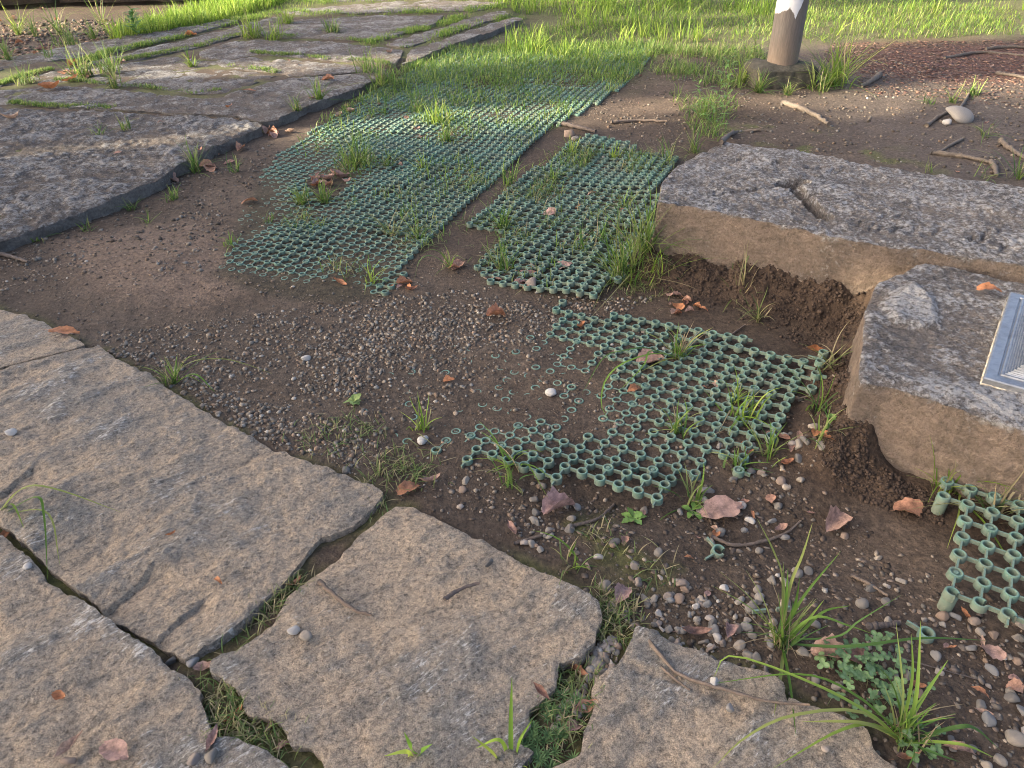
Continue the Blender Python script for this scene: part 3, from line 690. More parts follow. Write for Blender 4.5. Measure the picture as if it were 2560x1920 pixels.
# ------------------------------------------------------------------ plastic grid mats
PIT = 0.0525
def ring_mesh(name, N, arc=2 * math.pi, plug=False, h=0.019):
    ro, ri = 0.0156, 0.0098
    prof = [(ro + 0.0006, -h), (ro, -0.0016), (ro - 0.0014, 0.0), (ri + 0.0012, 0.0), (ri, -0.0016), (ri, -h)] if N > 12 else [(ro, -h), (ro, 0.0), (ri, 0.0), (ri, -h)]
    closed = arc > 6.2
    m = N if closed else N + 1
    V = [(r * math.cos(arc * k / N), r * math.sin(arc * k / N), z) for k in range(m) for r, z in prof]
    n = len(prof); Q = []
    for k in range(N):
        k2 = (k + 1) % m
        for q in range(n - 1): Q.append((k * n + q, k2 * n + q, k2 * n + q + 1, k * n + q + 1))
    T = []
    if not closed:
        Q += [(0, n - 1, n - 2, 1), (m * n - n, m * n - n + 1, m * n - 2, m * n - 1)]
        if n == 6: Q += [(1, 4, 3, 2), (m * n - 5, m * n - 4, m * n - 3, m * n - 2)]
    if plug:
        for rad, zz in ((ri + 0.0003, -0.004), (0.0062, -0.004), (0.0055, -0.0012), (0.0030, -0.0012)):
            V += [(rad * math.cos(2 * math.pi * k / 16), rad * math.sin(2 * math.pi * k / 16), zz) for k in range(16)]
        s = m * n
        for q in range(3):
            for k in range(16): Q.append((s + q * 16 + k, s + q * 16 + (k + 1) % 16, s + q * 16 + 16 + (k + 1) % 16, s + q * 16 + 16 + k))
        V.append((0, 0, -0.003)); T = [(s + 48 + k, s + 48 + (k + 1) % 16, s + 64) for k in range(16)]
    return mesh(name, V, quads=Q, tris=T or None, mats=[M['plastic']])
def bar_geo(L=PIT - 2 * 0.0146 + 0.003, w=0.0026, h=0.013):
    V = [(-L / 2, -w, -h), (L / 2, -w, -h), (L / 2, w, -h), (-L / 2, w, -h), (-L / 2, -w * .8, -0.0028), (L / 2, -w * .8, -0.0028), (L / 2, w * .8, -0.0028), (-L / 2, w * .8, -0.0028)]
    Q = [(0, 1, 5, 4), (1, 2, 6, 5), (2, 3, 7, 6), (3, 0, 4, 7), (4, 5, 6, 7), (3, 2, 1, 0)]
    return V, Q
RING, RINGP = ring_mesh('ring', 24), ring_mesh('plugged_ring', 24, plug=True)
RINGC = ring_mesh('broken_ring', 20, 5.2); RINGL = ring_mesh('ring', 12)
BAR = mesh('bar', bar_geo()[0], quads=bar_geo()[1], mats=[M['plastic']], smooth=False)
LEGV = ring_mesh('leg', 12, h=0.045)

def me_arrays(me):
    V = np.empty(len(me.vertices) * 3, np.float32); me.vertices.foreach_get('co', V)
    return V.reshape(-1, 3), np.array([list(p.vertices) for p in me.polygons if len(p.vertices) == 4], np.int32)
def stamp(base, faces, pos, rz, scl, extra=None):
    """many copies of one small shape as one mesh"""
    c, s = np.cos(rz), np.sin(rz); n = len(pos)
    b = base[None] * np.asarray(scl).reshape(n, 1, -1)
    X = b[..., 0] * c[:, None] - b[..., 1] * s[:, None]; Y = b[..., 0] * s[:, None] + b[..., 1] * c[:, None]
    V = np.stack([X, Y, b[..., 2]], -1) + pos[:, None]
    Fc = faces[None] + (np.arange(n) * len(base))[:, None, None]
    return V.reshape(-1, 3), Fc.reshape(-1, faces.shape[1])

def mat_(label, origin, ang, pitch, poly, zfun, rng, drop_ring=None, drop_bar=0.03, near=300, tile=1.0, brk=(), pj=None):
    """origin: world xy of ring (0,0); rows run along ang, columns towards the viewer"""
    er, ec = np.array([math.cos(ang), -math.sin(ang)]), np.array([-math.sin(ang), -math.cos(ang)])
    I, J = np.meshgrid(np.arange(rng[0], rng[1]), np.arange(rng[2], rng[3]), indexing='ij')
    I, J = I.ravel(), J.ravel()
    tk = (np.floor_divide(I, 9) * 31 + np.floor_divide(J, 9) * 17).astype(float)
    tz = 0.010 * (vn(tk, tk * 0.5, 55) - 0.5) + 0.0013 * ((I % 9) - 4) * (vn(tk, tk * .3, 56) - .5) + 0.0013 * ((J % 9) - 4) * (vn(tk, tk * .7, 57) - .5)
    wv = 0.10 * pitch * np.stack([fbm(I * .21, J * .21, 2, 5), fbm(I * .21, J * .21, 2, 6)], 1)
    P = np.array(origin)[None] + pitch * I[:, None] * er + (pj or pitch) * J[:, None] * ec + wv
    keep = inside(P[:, 0], P[:, 1], poly)
    if drop_ring is not None: keep &= ~drop_ring(I, J, P)
    I, J, P = I[keep], J[keep], P[keep]
    zz = zfun(I, J, P) + tz[keep] * tile
    tag = {(int(i), int(j)): k for k, (i, j) in enumerate(zip(I, J))}
    root = link('grid_mat', None, label=label, cat='grid mat', group='green plastic grid mats', loc=(float(P[:, 0].mean()), float(P[:, 1].mean()), 0.0))
    loc0 = np.array([P[:, 0].mean(), P[:, 1].mean(), 0.0])
    pos = np.column_stack([P, zz]) - loc0
    rg = np.random.default_rng(len(P))
    sc = pitch / PIT
    depth = np.hypot(P[:, 0], P[:, 1])
    order = np.argsort(depth)
    pl = rg.random(len(P)) < 0.07
    rv, rf = me_arrays(RINGL)
    for k in order[:near]:
        bk = (int(I[k]), int(J[k])) in brk
        link('ring', RINGC if bk else (RINGP if pl[k] else RING), root, loc=pos[k], rot=(rg.normal(0, 0.03), rg.normal(0, 0.03), (R(-35) + rg.normal(0, .4)) if bk else rg.random() * 6), scl=sc)
    rest = order[near:]
    if len(rest):
        V, Fq = stamp(rv, rf, pos[rest], rg.random(len(rest)) * 6, np.full((len(rest), 1), sc))
        link('ring_field', mesh('ring_field', V, quads=Fq, mats=[M['plastic']]), root, kind='stuff')
    bars = []
    for (i, j), k in tag.items():
        for di, dj in ((1, 0), (0, 1)):
            o = tag.get((i + di, j + dj))
            if o is None:
                if rg.random() < 0.25 and depth[k] < 2.2:      # a stub left where the next piece broke off
                    d3 = np.array([*((er if di else ec) * pitch * 0.4), 0]); bars.append((pos[k] + d3 * 1.05, math.atan2(d3[1], d3[0]), 0.0, 0.75, depth[k]))
                continue
            if rg.random() < drop_bar: continue
            d3 = pos[o] - pos[k]
            bars.append(((pos[o] + pos[k]) / 2, math.atan2(d3[1], d3[0]), math.atan2(-d3[2], math.hypot(d3[0], d3[1])), np.linalg.norm(d3) / pitch, depth[k]))
    bars.sort(key=lambda q: q[4])
    for p, rz, ry, ls, _ in bars[:near]:
        link('bar', BAR, root, loc=p, rot=(0, ry, rz), scl=(sc * (ls * 1.75 - 0.75 if ls > .8 else ls), sc, sc))
    bars = bars[near:]
    if bars:
        bv, bf = bar_geo()
        V, Fq = stamp(np.array(bv), np.array(bf), np.array([b[0] for b in bars]), np.array([b[1] for b in bars]), np.array([(sc * min(1.3, max(0.5, b[3])), sc, sc) for b in bars]))
        link('bar_field', mesh('bar_field', V, quads=Fq, mats=[M['plastic']], smooth=False), root, kind='stuff')
    return root, P, zz

# A: the long strip running away beside the old paving
oA = G(1062, 594, 0.02)[:2]
holeA = GP([(770, 440), (840, 425), (870, 448), (840, 480), (780, 478)], 0.02)
edgeA = GP([(1345, 345), (1290, 400), (1175, 500), (1075, 600), (985, 700), (975, 728)], 0.02)
def zA(I, J, P):
    d = np.full(len(P), 9.0)
    for k in range(len(edgeA) - 1):
        a, b = edgeA[k], edgeA[k + 1]; dv = b - a
        t = np.clip(((P - a) @ dv) / (dv @ dv), 0, 1); d = np.minimum(d, np.linalg.norm(P - a - t[:, None] * dv, axis=1))
    sd, _ = pdist(P[:, 0], P[:, 1], polyA)
    front = sstep(0.5, 0.05, P[:, 1] - G(700, 720)[1])
    left = sstep(0.25, 0.0, sdist(P[:, 0], P[:, 1], GP([(480, 690), (590, 640), (640, 450), (560, 400), (400, 600)], 0.0)))
    z = gh(P[:, 0], P[:, 1]) + 0.011 + 0.011 * fbm(P[:, 0] * 3, P[:, 1] * 3, 2, 8) + 0.012 * sstep(0.12, 0.0, d) - 0.013 * front - 0.009 * left
    return z + 0.002 * fbm(P[:, 0] * 20, P[:, 1] * 20, 2, 9)
gA_ = mat_('long faded green grid mat running away beside the old paving', oA, R(21.4), 0.0508, polyA, zA, (-30, 24, -140, 10),
           drop_ring=lambda I, J, P: inside(P[:, 0], P[:, 1], holeA), near=300)
# B: the mat that ends at the long block
oB = G(1206.8, 640, 0.03)[:2]
q4, r0, r7 = G(1160 + 400 / 3.95, 360 + 885 / 3.95, 0.03)[:2], G(1160 + 495 / 3.95, 360 + 1330 / 3.95, 0.03)[:2], G(1160 + 1270 / 3.95, 360 + 1460 / 3.95, 0.03)[:2]
pB = 0.5 * (np.linalg.norm(q4 - oB) / 4 + np.linalg.norm(r7 - r0) / 7); aB = math.atan2(-(r7 - r0)[1], (r7 - r0)[0])
mat_('square green grid mat lying against the long carved block', oB, aB, pB, polyB, lambda I, J, P: gh(P[:, 0], P[:, 1]) + 0.017 + 0.014 * fbm(P[:, 0] * 5, P[:, 1] * 5, 2, 18) + 0.012 * sstep(-0.1, 0.35, fbm(P[:, 0] * 2, P[:, 1] * 2, 1, 99)), (-12, 34, -40, 10),
     near=300)
# C: the half-buried mat in the middle
oC = G(1360 + 2085 / 3.072, 740 + 655 / 3.072, 0.01)[:2]
cutC = GP(zs([(1465, 1030), (1520, 1010), (1560, 1000), (1600, 1060), (1480, 1085)]), 0.01)
lobe = GP(zs([(980, 970), (1250, 985), (1420, 1000), (1480, 1050), (1450, 1100), (1200, 1060), (980, 1010)]), 0.02)
bury = GP(zs([(640, 960), (640, 860), (840, 690), (1100, 660), (1200, 700), (1330, 800), (1400, 860), (1380, 922), (1200, 935), (1060, 955), (985, 985), (930, 1010), (760, 1010)]), 0.01)
def zC(I, J, P):
    x, y = P[:, 0], P[:, 1]
    b = sstep(0.10, -0.16, sdist(x, y, bury)); l = sstep(0.03, -0.05, sdist(x, y, lobe))
    sd = pdist(x, y, polyC)[0]
    rgt = sstep(0.45, 0.85, x)
    z = gh(x, y) + 0.012 - 0.0122 * b + 0.012 * rgt + 0.008 * sstep(0.10, 0.0, sd) * (1 - b)
    z = np.where(l > 0, z * (1 - l) + l * (0.022 + 0.010 * (x - 0.3)), z)
    return z + 0.0045 * (vn(I * 3.3, J * 3.3, 3) - 0.5)
mat_('half-buried green grid mat in the middle, its near lip lifted off the soil', oC, R(30.6), 0.0500, polyC, zC, (-40, 4, -8, 30),
     drop_ring=lambda I, J, P: (inside(P[:, 0], P[:, 1], bury) & (vn(I * 1.7 + 3, J * 1.7, 77) > 0.66)) | inside(P[:, 0], P[:, 1], cutC), drop_bar=0.02, near=300, tile=0.35)
# D: the small raised mat in front of the nearer block
ox, oy = 2200 + 672 / 3.95, 1140 + 240 / 3.95
DZ = 0.052
oD = G(ox, oy, DZ)[:2]; e1 = G(2200 + 1383 / 3.95, 1140 + 467 / 3.95, DZ)[:2]; e2 = G(2200 + 627 / 3.95, 1140 + 1095 / 3.95, DZ)[:2]
aD = math.atan2(-(e1 - oD)[1], (e1 - oD)[0]); pD = np.linalg.norm(e1 - oD) / 3
pDj = np.linalg.norm(e2 - (oD + (e1 - oD) / 3)) / 5
polyD = np.array([oD + (pD * i * np.array([math.cos(aD), -math.sin(aD)]) + pDj * j * np.array([-math.sin(aD), -math.cos(aD)])) for i, j in ((-.4, -.4), (9.5, -.4), (9.5, 6.4), (.6, 6.4), (.6, 1.5), (-.4, 1.5))])
rootD, PD, zD = mat_('raised green grid mat with snapped rings in front of the nearer block', oD, aD, pD, polyD, lambda I, J, P: np.full(len(I), DZ), (0, 10, 0, 7), drop_bar=0.0, near=300, tile=0.0, pj=pDj, brk={(1, 6), (2, 6), (3, 6), (4, 6)})
for k in (1, 8):
    link('leg', LEGV, rootD, loc=(PD[k, 0] - PD[:, 0].mean(), PD[k, 1] - PD[:, 1].mean(), zD[k] - 0.012), scl=0.95)
# snapped bits of mat lying about
def bit(px, py, rz, bars, ring, label, tilt=0.0):
    b = GG(px, py)
    o = link('mat_fragment', None, label=label, cat='plastic fragment', group='snapped bits of green mat', loc=(b[0], b[1], b[2] + 0.019), rot=(tilt, 0, rz))
    if ring: link('ring', RINGC if ring == 2 else RING, o)
    for a in bars: link('bar', BAR, o, loc=(0.026 * math.cos(a), 0.026 * math.sin(a), 0), rot=(0, 0, a), scl=(1.1, 1, 1))
bit(1795, 1388, R(10), (R(110), R(200)), 2, 'snapped green corner bit with two arms on the dark soil', 0.25)
bit(1925, 1533, R(5), (0.0, math.pi), 0, 'short straight green bar beside the tall grass clump')
bit(2312, 1594, R(70), (R(60),), 1, 'loose green ring with one arm lying on the soil')

# ------------------------------------------------------------------ pebbles and grit
import bmesh
def ico(sub):
    bm = bmesh.new(); bmesh.ops.create_icosphere(bm, subdivisions=sub, radius=1.0)
    V = np.array([v.co[:] for v in bm.verts]); F_ = np.array([[v.index for v in f.verts] for f in bm.faces]); bm.free(); return V, F_
def stone_shape(sub, seed, cuts=9, flat=0.62, tight=0.62):
    V, F_ = ico(sub); rg = np.random.default_rng(seed)
    n = rg.normal(size=(cuts, 3)); n /= np.linalg.norm(n, axis=1)[:, None]; off = rg.uniform(tight, 0.95, cuts)
    d = V @ n.T
    r = np.min(np.where(d > 0.05, off / np.maximum(d, 0.05), 9), 1); r = np.minimum(r, 1.0)
    P = V * r[:, None]; P *= np.array([1.0, rg.uniform(0.66, 0.9), rg.uniform(flat - 0.14, flat + 0.1)])
    return P, F_
PEB = [mesh('pebble', *(lambda q: (q[0], q[1]))(stone_shape(3, 600 + k, 7 + k % 4, flat=0.70, tight=0.30 + 0.06 * (k % 3))), mats=[M['pebble']]) for k in range(10)]
PEBW = [mesh('pale_pebble', *(lambda q: (q[0], q[1]))(stone_shape(3, 650 + k)), mats=[M['white_pebble']]) for k in range(3)]
PB = [stone_shape(1, 620 + k, 10, 0.66, 0.4) for k in range(8)]
def in_any(x, y, polys, pad=0.0):
    m = np.zeros(len(x), bool)
    for p in polys: m |= sdist(x, y, p) < pad
    return m
def scatter(poly, n, seed):
    rg = np.random.default_rng(seed); lo, hi = poly.min(0), poly.max(0)
    area = 0.5 * abs(np.sum(poly[:, 0] * np.roll(poly[:, 1], -1) - np.roll(poly[:, 0], -1) * poly[:, 1]))
    m = int(n * (hi - lo).prod() / max(area, 1e-6)) + 1
    p = rg.uniform(lo, hi, (m, 2)); return p[inside(p[:, 0], p[:, 1], poly)]
near_dirt = GP(zs([(-40, 640), (20, 520), (380, 380), (700, 640), (1050, 540), (1250, 640), (1420, 640), (1500, 740), (1820, 860), (1840, 1080), (2230, 1330), (2230, 1700), (1900, 1700), (1300, 1300), (850, 1100), (300, 830)]))
low_dirt = GP(zs([(1300, 1300), (1260, 1220), (1100, 1130), (900, 1060), (1000, 1010), (1450, 1090), (1640, 1000), (1760, 1080), (2000, 1230), (2280, 1340), (2320, 1720), (1950, 1720), (1700, 1480), (1400, 1390)]))
edge_grit = GP(zs([(200, 745), (330, 770), (520, 860), (700, 900), (840, 950), (860, 1040), (800, 1046), (700, 1006), (560, 950), (430, 880), (330, 810)]))
pile = GP(zs([(880, 660), (1150, 650), (1230, 700), (1150, 740), (960, 730), (860, 780), (760, 860), (640, 850), (640, 760), (760, 700)]))
right_far = GP(zs([(1250, 250), (1400, 115), (1600, 130), (1800, 110), (2240, 180), (2240, 400), (1500, 290), (1440, 330)]))
left_dirt = GP(zs([(0, 500), (380, 370), (560, 300), (640, 330), (520, 430), (440, 590), (0, 640)]))
far_left = GP([(-80, 60), (420, 45), (300, 100), (60, 150), (-100, 190)])
groups = []
def peb_zone(poly, n, lo, hi, seed, power=2.2):
    p = scatter(poly, n * 1.35, seed); rg = np.random.default_rng(seed + 1)
    p = p[rg.random(len(p)) < np.clip(0.72 + 1.1 * fbm(p[:, 0] * 5, p[:, 1] * 5, 3, seed + 60), 0.12, 1)]
    s = lo + (hi - lo) * rg.random(len(p)) ** power
    groups.append(np.column_stack([p, s]))
peb_zone(near_dirt, 2600, 0.0022, 0.0085, 1)
peb_zone(grit_p, 3400, 0.003, 0.0135, 2, 2.0)
peb_zone(edge_grit, 900, 0.004, 0.0145, 3, 1.6)
peb_zone(pile, 1500, 0.004, 0.0125, 4, 1.8)
peb_zone(low_dirt, 620, 0.003, 0.0165, 5, 2.6)
peb_zone(right_far, 4200, 0.004, 0.02, 6, 4.0)
peb_zone(left_dirt, 1100, 0.004, 0.018, 7, 2.6)
peb_zone(far_left, 260, 0.012, 0.04, 8, 2)
peb_zone(polyC, 420, 0.004, 0.013, 9, 1.8)
peb_zone(polyA, 900, 0.004, 0.014, 15, 2.0)
peb_zone(polyB, 320, 0.005, 0.017, 10, 1.8)
peb_zone(GP(zs([(1150, 640), (1420, 640), (1300, 700), (1200, 690)])), 260, 0.004, 0.013, 11, 1.6)
peb_zone(GP(zs([(1480, 980), (1720, 930), (1800, 960), (1700, 1080), (1500, 1100)])), 90, 0.006, 0.019, 12, 1.5)
peb_zone(GP(zs([(1270, 1400), (1340, 1370), (1330, 1440), (1210, 1520), (1180, 1580), (1260, 1560)])), 30, 0.004, 0.014, 13, 1.5)
peb_zone(GP(zs([(2000, 1350), (2230, 1330), (2230, 1660), (2080, 1660), (1960, 1480)])), 90, 0.003, 0.017, 14, 2.4)
peb_zone(GP(zs([(1290, 1290), (1420, 1240), (1640, 1270), (1700, 1390), (1500, 1410), (1360, 1360)])), 170, 0.004, 0.0155, 16, 1.6)
peb_zone(GP(zs([(1000, 1060), (1180, 1080), (1250, 1180), (1150, 1200)])), 60, 0.004, 0.014, 17, 1.8)
PBL = np.concatenate(groups)
PBL = PBL[~in_any(PBL[:, 0], PBL[:, 1], list(slabW.values()) + farW, 0.004) & ~in_any(PBL[:, 0], PBL[:, 1], [b1W, b2W], 0.03)]
dep = np.hypot(PBL[:, 0], PBL[:, 1]) + 0.6
PBL = PBL[np.argsort(-PBL[:, 2] / dep)]
zz = gh(PBL[:, 0], PBL[:, 1])
rgp = np.random.default_rng(88)
plz = [('along the edge of the largest paving stone', edge_grit), ('inside the half-buried mat', polyC), ('caught in the square mat by the long block', polyB), ('caught in the long mat', polyA), ('on the dark soil below the half-buried mat', low_dirt), ('in the gravel spread behind the paving', grit_p), ('on the far soil behind the long block', right_far), ('below the kerb of the old paving', left_dirt), ('on the litter below the terrace', far_left)]
for k in range(270):
    x, y, s = PBL[k]
    wh = next((w for w, q in plz if inside(np.array([x]), np.array([y]), q)[0]), 'in the soil between paving and mats')
    link('pebble', PEB[k % 10], label=('small chipped pebble ' if s < 0.013 else 'larger chipped pebble ') + wh, cat='pebble', group='loose pebbles ' + wh, loc=(x, y, zz[k] + s * 0.12),
         rot=(rgp.normal(0, 0.3), rgp.normal(0, 0.3), rgp.random() * 6.28), scl=s)
rest = np.arange(270, len(PBL))
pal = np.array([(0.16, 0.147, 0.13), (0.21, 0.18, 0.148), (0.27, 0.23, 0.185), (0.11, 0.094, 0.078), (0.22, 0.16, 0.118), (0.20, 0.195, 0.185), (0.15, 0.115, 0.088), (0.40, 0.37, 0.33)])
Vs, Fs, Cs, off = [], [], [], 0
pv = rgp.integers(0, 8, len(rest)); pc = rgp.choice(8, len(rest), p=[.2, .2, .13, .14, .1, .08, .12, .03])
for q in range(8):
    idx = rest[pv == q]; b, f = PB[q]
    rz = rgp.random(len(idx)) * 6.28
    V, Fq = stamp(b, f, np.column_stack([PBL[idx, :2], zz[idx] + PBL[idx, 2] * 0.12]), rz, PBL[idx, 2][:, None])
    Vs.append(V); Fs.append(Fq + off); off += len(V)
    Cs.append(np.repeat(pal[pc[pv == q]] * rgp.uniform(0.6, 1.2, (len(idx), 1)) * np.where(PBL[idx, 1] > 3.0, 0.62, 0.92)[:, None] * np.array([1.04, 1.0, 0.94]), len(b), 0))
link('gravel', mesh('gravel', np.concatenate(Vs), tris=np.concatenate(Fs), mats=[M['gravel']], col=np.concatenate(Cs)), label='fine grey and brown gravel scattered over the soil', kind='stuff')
def stone_at(px, py, wpx, label, white=False, z=None, k=0, flat=1.0):
    b = GG(px, py) if z is None else G(px, py, z)
    s = wpx / 2 / FPX * math.hypot(math.hypot(b[0], b[1]), CAM_H)
    link('pebble', (PEBW[k % 3] if white else PEB[k % 10]), label=label, cat='pebble', loc=(b[0], b[1], b[2] + s * 0.3 * flat), rot=(0.1, 0.15, k * 1.3), scl=(s, s, s * flat))
ST = SLAB_Z + 0.004
stone_at(735, 1578, 30, 'white pebble beside a tan one on the middle paving stone', True, ST, 0)
stone_at(765, 1592, 34, 'tan pebble touching a white one on the middle paving stone', False, ST, 2)
stone_at(1224, 1409, 30, 'grey chip of stone near the right corner of the middle paving stone', False, ST, 3)
stone_at(484, 1656, 32, 'pale rounded pebble where three paving stones meet', True, None, 1)
stone_at(430, 1656, 34, 'grey pebble in the mossy crack where three paving stones meet', False, None, 3)
stone_at(71, 1418, 20, 'bluish white pebble on the stone edge beside the mossy crack', True, ST, 2)
stone_at(30, 1083, 24, 'small pale pebble on the largest paving stone near the picture edge', True, ST, 0)
stone_at(531, 1893, 36, 'larger of two grey pebbles at the bottom of the lower corner stone', False, ST, 4)
stone_at(487, 1902, 30, 'smaller of two grey pebbles at the bottom of the lower corner stone', False, ST, 5)
stone_at(174, 1905, 30, 'dark blue-grey pebble under a brown leaf on the lower corner stone', False, ST, 0)
stone_at(652, 1786, 38, 'smooth grey oval pebble in the grassy joint', False, None, 6)
stone_at(1058, 1104, 36, 'pale lump of stone at the left corner of the half-buried mat', True, None, 1)
stone_at(1378, 985, 32, 'white angular pebble alone on bare soil inside the half-buried mat', True, None, 2)
stone_at(766, 898, 24, 'white pebble alone in the fine gravel', True, None, 0)
stone_at(1330, 716, 46, 'brown stone lump at the front edge of the mat by the long block', False, None, 4)
stone_at(1420, 340, 34, 'grey stone beside the notch between the two far mats', False, None, 7)
stone_at(1437, 350, 22, 'small rounded tan stone beside the notch between the two far mats', False, None, 2)
stone_at(2535, 1850, 42, 'tan pebble at the right edge near the bottom', False, None, 2)
stone_at(1785, 1708, 26, 'tan pebble lying against the long bare twig', False, ST, 5)
stone_at(1825, 1772, 24, 'small brown pebble below the long bare twig', False, ST, 8)
stone_at(2061, 1874, 18, 'lone round tan pebble on the low paving stone by the long grass', False, ST, 2)
stone_at(2390, 300, 62, 'brown stone lump lying behind a grey branch on the far soil', False, None, 9, 0.8)
stone_at(2367, 310, 24, 'pale stone chip in front of the brown stone lump on the far soil', True, None, 1)

# crumbly clods on the banks of soil against the blocks
p = np.concatenate([scatter(GP(zs([(1420, 560), (1560, 600), (1860, 680), (1840, 770), (1700, 740), (1500, 690), (1420, 640)])), 5200, 151), scatter(GP(zs([(1780, 800), (1900, 860), (1830, 960), (1860, 1010), (2050, 1080), (2040, 1130), (1850, 1070), (1770, 1020), (1760, 900)])), 3600, 152)])
db = np.minimum(sdist(p[:, 0], p[:, 1], b1W), sdist(p[:, 0], p[:, 1], b2W)); rq = np.random.default_rng(153)
p = p[(db > 0.0) & (rq.random(len(p)) < np.clip(1.15 - db / 0.2, 0.04, 1))]
sz = 0.0028 + 0.0075 * rq.random(len(p)) ** 2.4
b_, f_ = stone_shape(1, 640, 7, 0.8, 0.5)
V, Fq = stamp(b_, f_, np.column_stack([p, gh(p[:, 0], p[:, 1]) + sz * 0.1]), rq.random(len(p)) * 6.28, sz[:, None] * rq.uniform(0.7, 1.3, (len(p), 3)))
link('soil_clods', mesh('soil_clods', V, tris=Fq, mats=[M['gravel']], col=np.repeat(np.array([[0.052, 0.035, 0.025]]) * rq.uniform(0.65, 1.3, (len(p), 1)), len(b_), 0)), label='dark crumbly soil clods banked against the stone blocks', kind='stuff')

# bark litter on the far soil and under the terrace
def litter(name, label, polys, n, lo, hi, cols, seed):
    p = np.concatenate([scatter(q, m, seed + k) for k, (q, m) in enumerate(zip(polys, n))]); rq = np.random.default_rng(seed)
    p = p[~in_any(p[:, 0], p[:, 1], farW)]
    sz = lo + (hi - lo) * rq.random(len(p)) ** 2.5; b_, f_ = stone_shape(1, seed, 8, 0.25, 0.4)
    V, Fq = stamp(b_, f_, np.column_stack([p, gh(p[:, 0], p[:, 1]) + sz * 0.12]), rq.random(len(p)) * 6.28, sz[:, None] * rq.uniform(0.5, 1.4, (len(p), 3)))
    link(name, mesh(name, V, tris=Fq, mats=[M['gravel']], col=np.repeat(np.array(cols)[rq.integers(0, len(cols), len(p))] * rq.uniform(.6, 1.3, (len(p), 1)), len(b_), 0)), label=label, kind='stuff')
litter('bark_litter', 'reddish bark litter spread over the far soil', [mulch_p, GP(zs([(1780, 110), (2240, 130), (2240, 240), (1850, 200)]))], [5200, 2200], .005, .022, [(0.13, .066, .05), (0.075, .045, .035), (0.20, .125, .088), (0.10, .072, .055)], 161)
litter('leaf_litter', 'brown leaf crumbs under the stone terrace', [far_left], [1500], .01, .05, [(0.14, .085, .06), (0.09, .062, .046), (0.24, .15, .10), (0.12, .10, .085)], 171)
litter('soil_crumbs', 'fine dark crumbs of soil and wood between stones and mats', [near_dirt, left_dirt, right_far, low_dirt, polyA, polyB], [3200, 1500, 6500, 1800, 4500, 1500], .0022, .012, [(0.085, .062, .045), (0.14, .105, .08), (0.06, .045, .034), (0.19, .15, .115)], 181)

# ------------------------------------------------------------------ grass
def blades(base, az, length, width, lean, droop, col, S=4, fold=False, wav=0.0, seed=0):
    n = len(base); rg = np.random.default_rng(seed)
    az, length, width, lean, droop = (np.broadcast_to(np.asarray(q, float), (n,)) for q in (az, length, width, lean, droop))
    t = np.linspace(0, 1, S + 1)
    dh = np.stack([np.cos(az), np.sin(az)], 1); sd = np.stack([-np.sin(az), np.cos(az)], 1)
    hor = length[:, None] * (np.sin(lean)[:, None] * t + droop[:, None] * t ** 2 * 0.75)
    ver = length[:, None] * (np.cos(lean)[:, None] * t - droop[:, None] * t ** 2.4 * 0.62)
    C = base[:, None, :] + np.concatenate([dh[:, None, :] * hor[..., None], ver[..., None]], -1)
    if wav: C[..., :2] += sd[:, None, :] * (wav * length[:, None] * np.sin(t[None] * 3 + rg.random((n, 1)) * 6) * t)[..., None]
    w = width[:, None] * np.minimum(1, 0.55 + 2.2 * t) * (1 - t ** 2.2) + 0.0002
    side = np.concatenate([sd, np.zeros((n, 1))], 1)[:, None, :]
    if fold:
        V = np.stack([C - side * w[..., None], C - np.array([0, 0, 1]) * (w * 0.45)[..., None], C + side * w[..., None]], 2); m = 3
    else:
        V = np.stack([C - side * w[..., None], C + side * w[..., None]], 2); m = 2
    V = V.reshape(n, -1, 3)
    q = []
    for k in range(S):
        for a in range(m - 1): q.append((k * m + a, k * m + a + 1, (k + 1) * m + a + 1, (k + 1) * m + a))
    q = np.array(q); Fq = (q[None] + (np.arange(n) * V.shape[1])[:, None, None]).reshape(-1, 4)
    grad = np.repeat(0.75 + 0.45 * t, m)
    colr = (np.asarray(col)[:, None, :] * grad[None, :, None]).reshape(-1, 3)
    return V.reshape(-1, 3), Fq, colr
GREEN = np.array([[0.10, 0.19, 0.035], [0.15, 0.25, 0.05], [0.20, 0.30, 0.06], [0.08, 0.16, 0.045], [0.26, 0.30, 0.10]])
LUSH_LIT = np.array([[0.19, 0.30, 0.04], [0.25, 0.37, 0.055], [0.32, 0.40, 0.08], [0.14, 0.25, 0.04]])  # lush greens, also brightened so sunlit grass carries sunlight in its colour
DRY = np.array([[0.26, 0.26, 0.12], [0.17, 0.22, 0.07], [0.34, 0.29, 0.17], [0.12, 0.19, 0.06]])
def gcol(rg, n, pal): return pal[rg.integers(0, len(pal), n)] * rg.uniform(0.75, 1.2, (n, 1))
def grass_field(name, label, pts, lng, wid, pal, seed, S=3, lean=0.45, droop=0.35, clump=0.0, zoff=0.0, zf=gh):
    rg = np.random.default_rng(seed); n = len(pts)
    hgt = rg.uniform(lng[0], lng[1], n) * (1 + clump * fbm(pts[:, 0] * 1.7, pts[:, 1] * 1.7, 3, seed))
    base = np.column_stack([pts, zf(pts[:, 0], pts[:, 1]) + zoff - 0.004])
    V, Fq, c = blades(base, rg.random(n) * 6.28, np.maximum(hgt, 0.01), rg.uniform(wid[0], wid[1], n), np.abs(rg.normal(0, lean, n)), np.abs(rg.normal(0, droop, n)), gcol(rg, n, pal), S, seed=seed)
    return link(name, mesh(name, V, quads=Fq, mats=[M['grass']], col=c), label=label, kind='stuff')
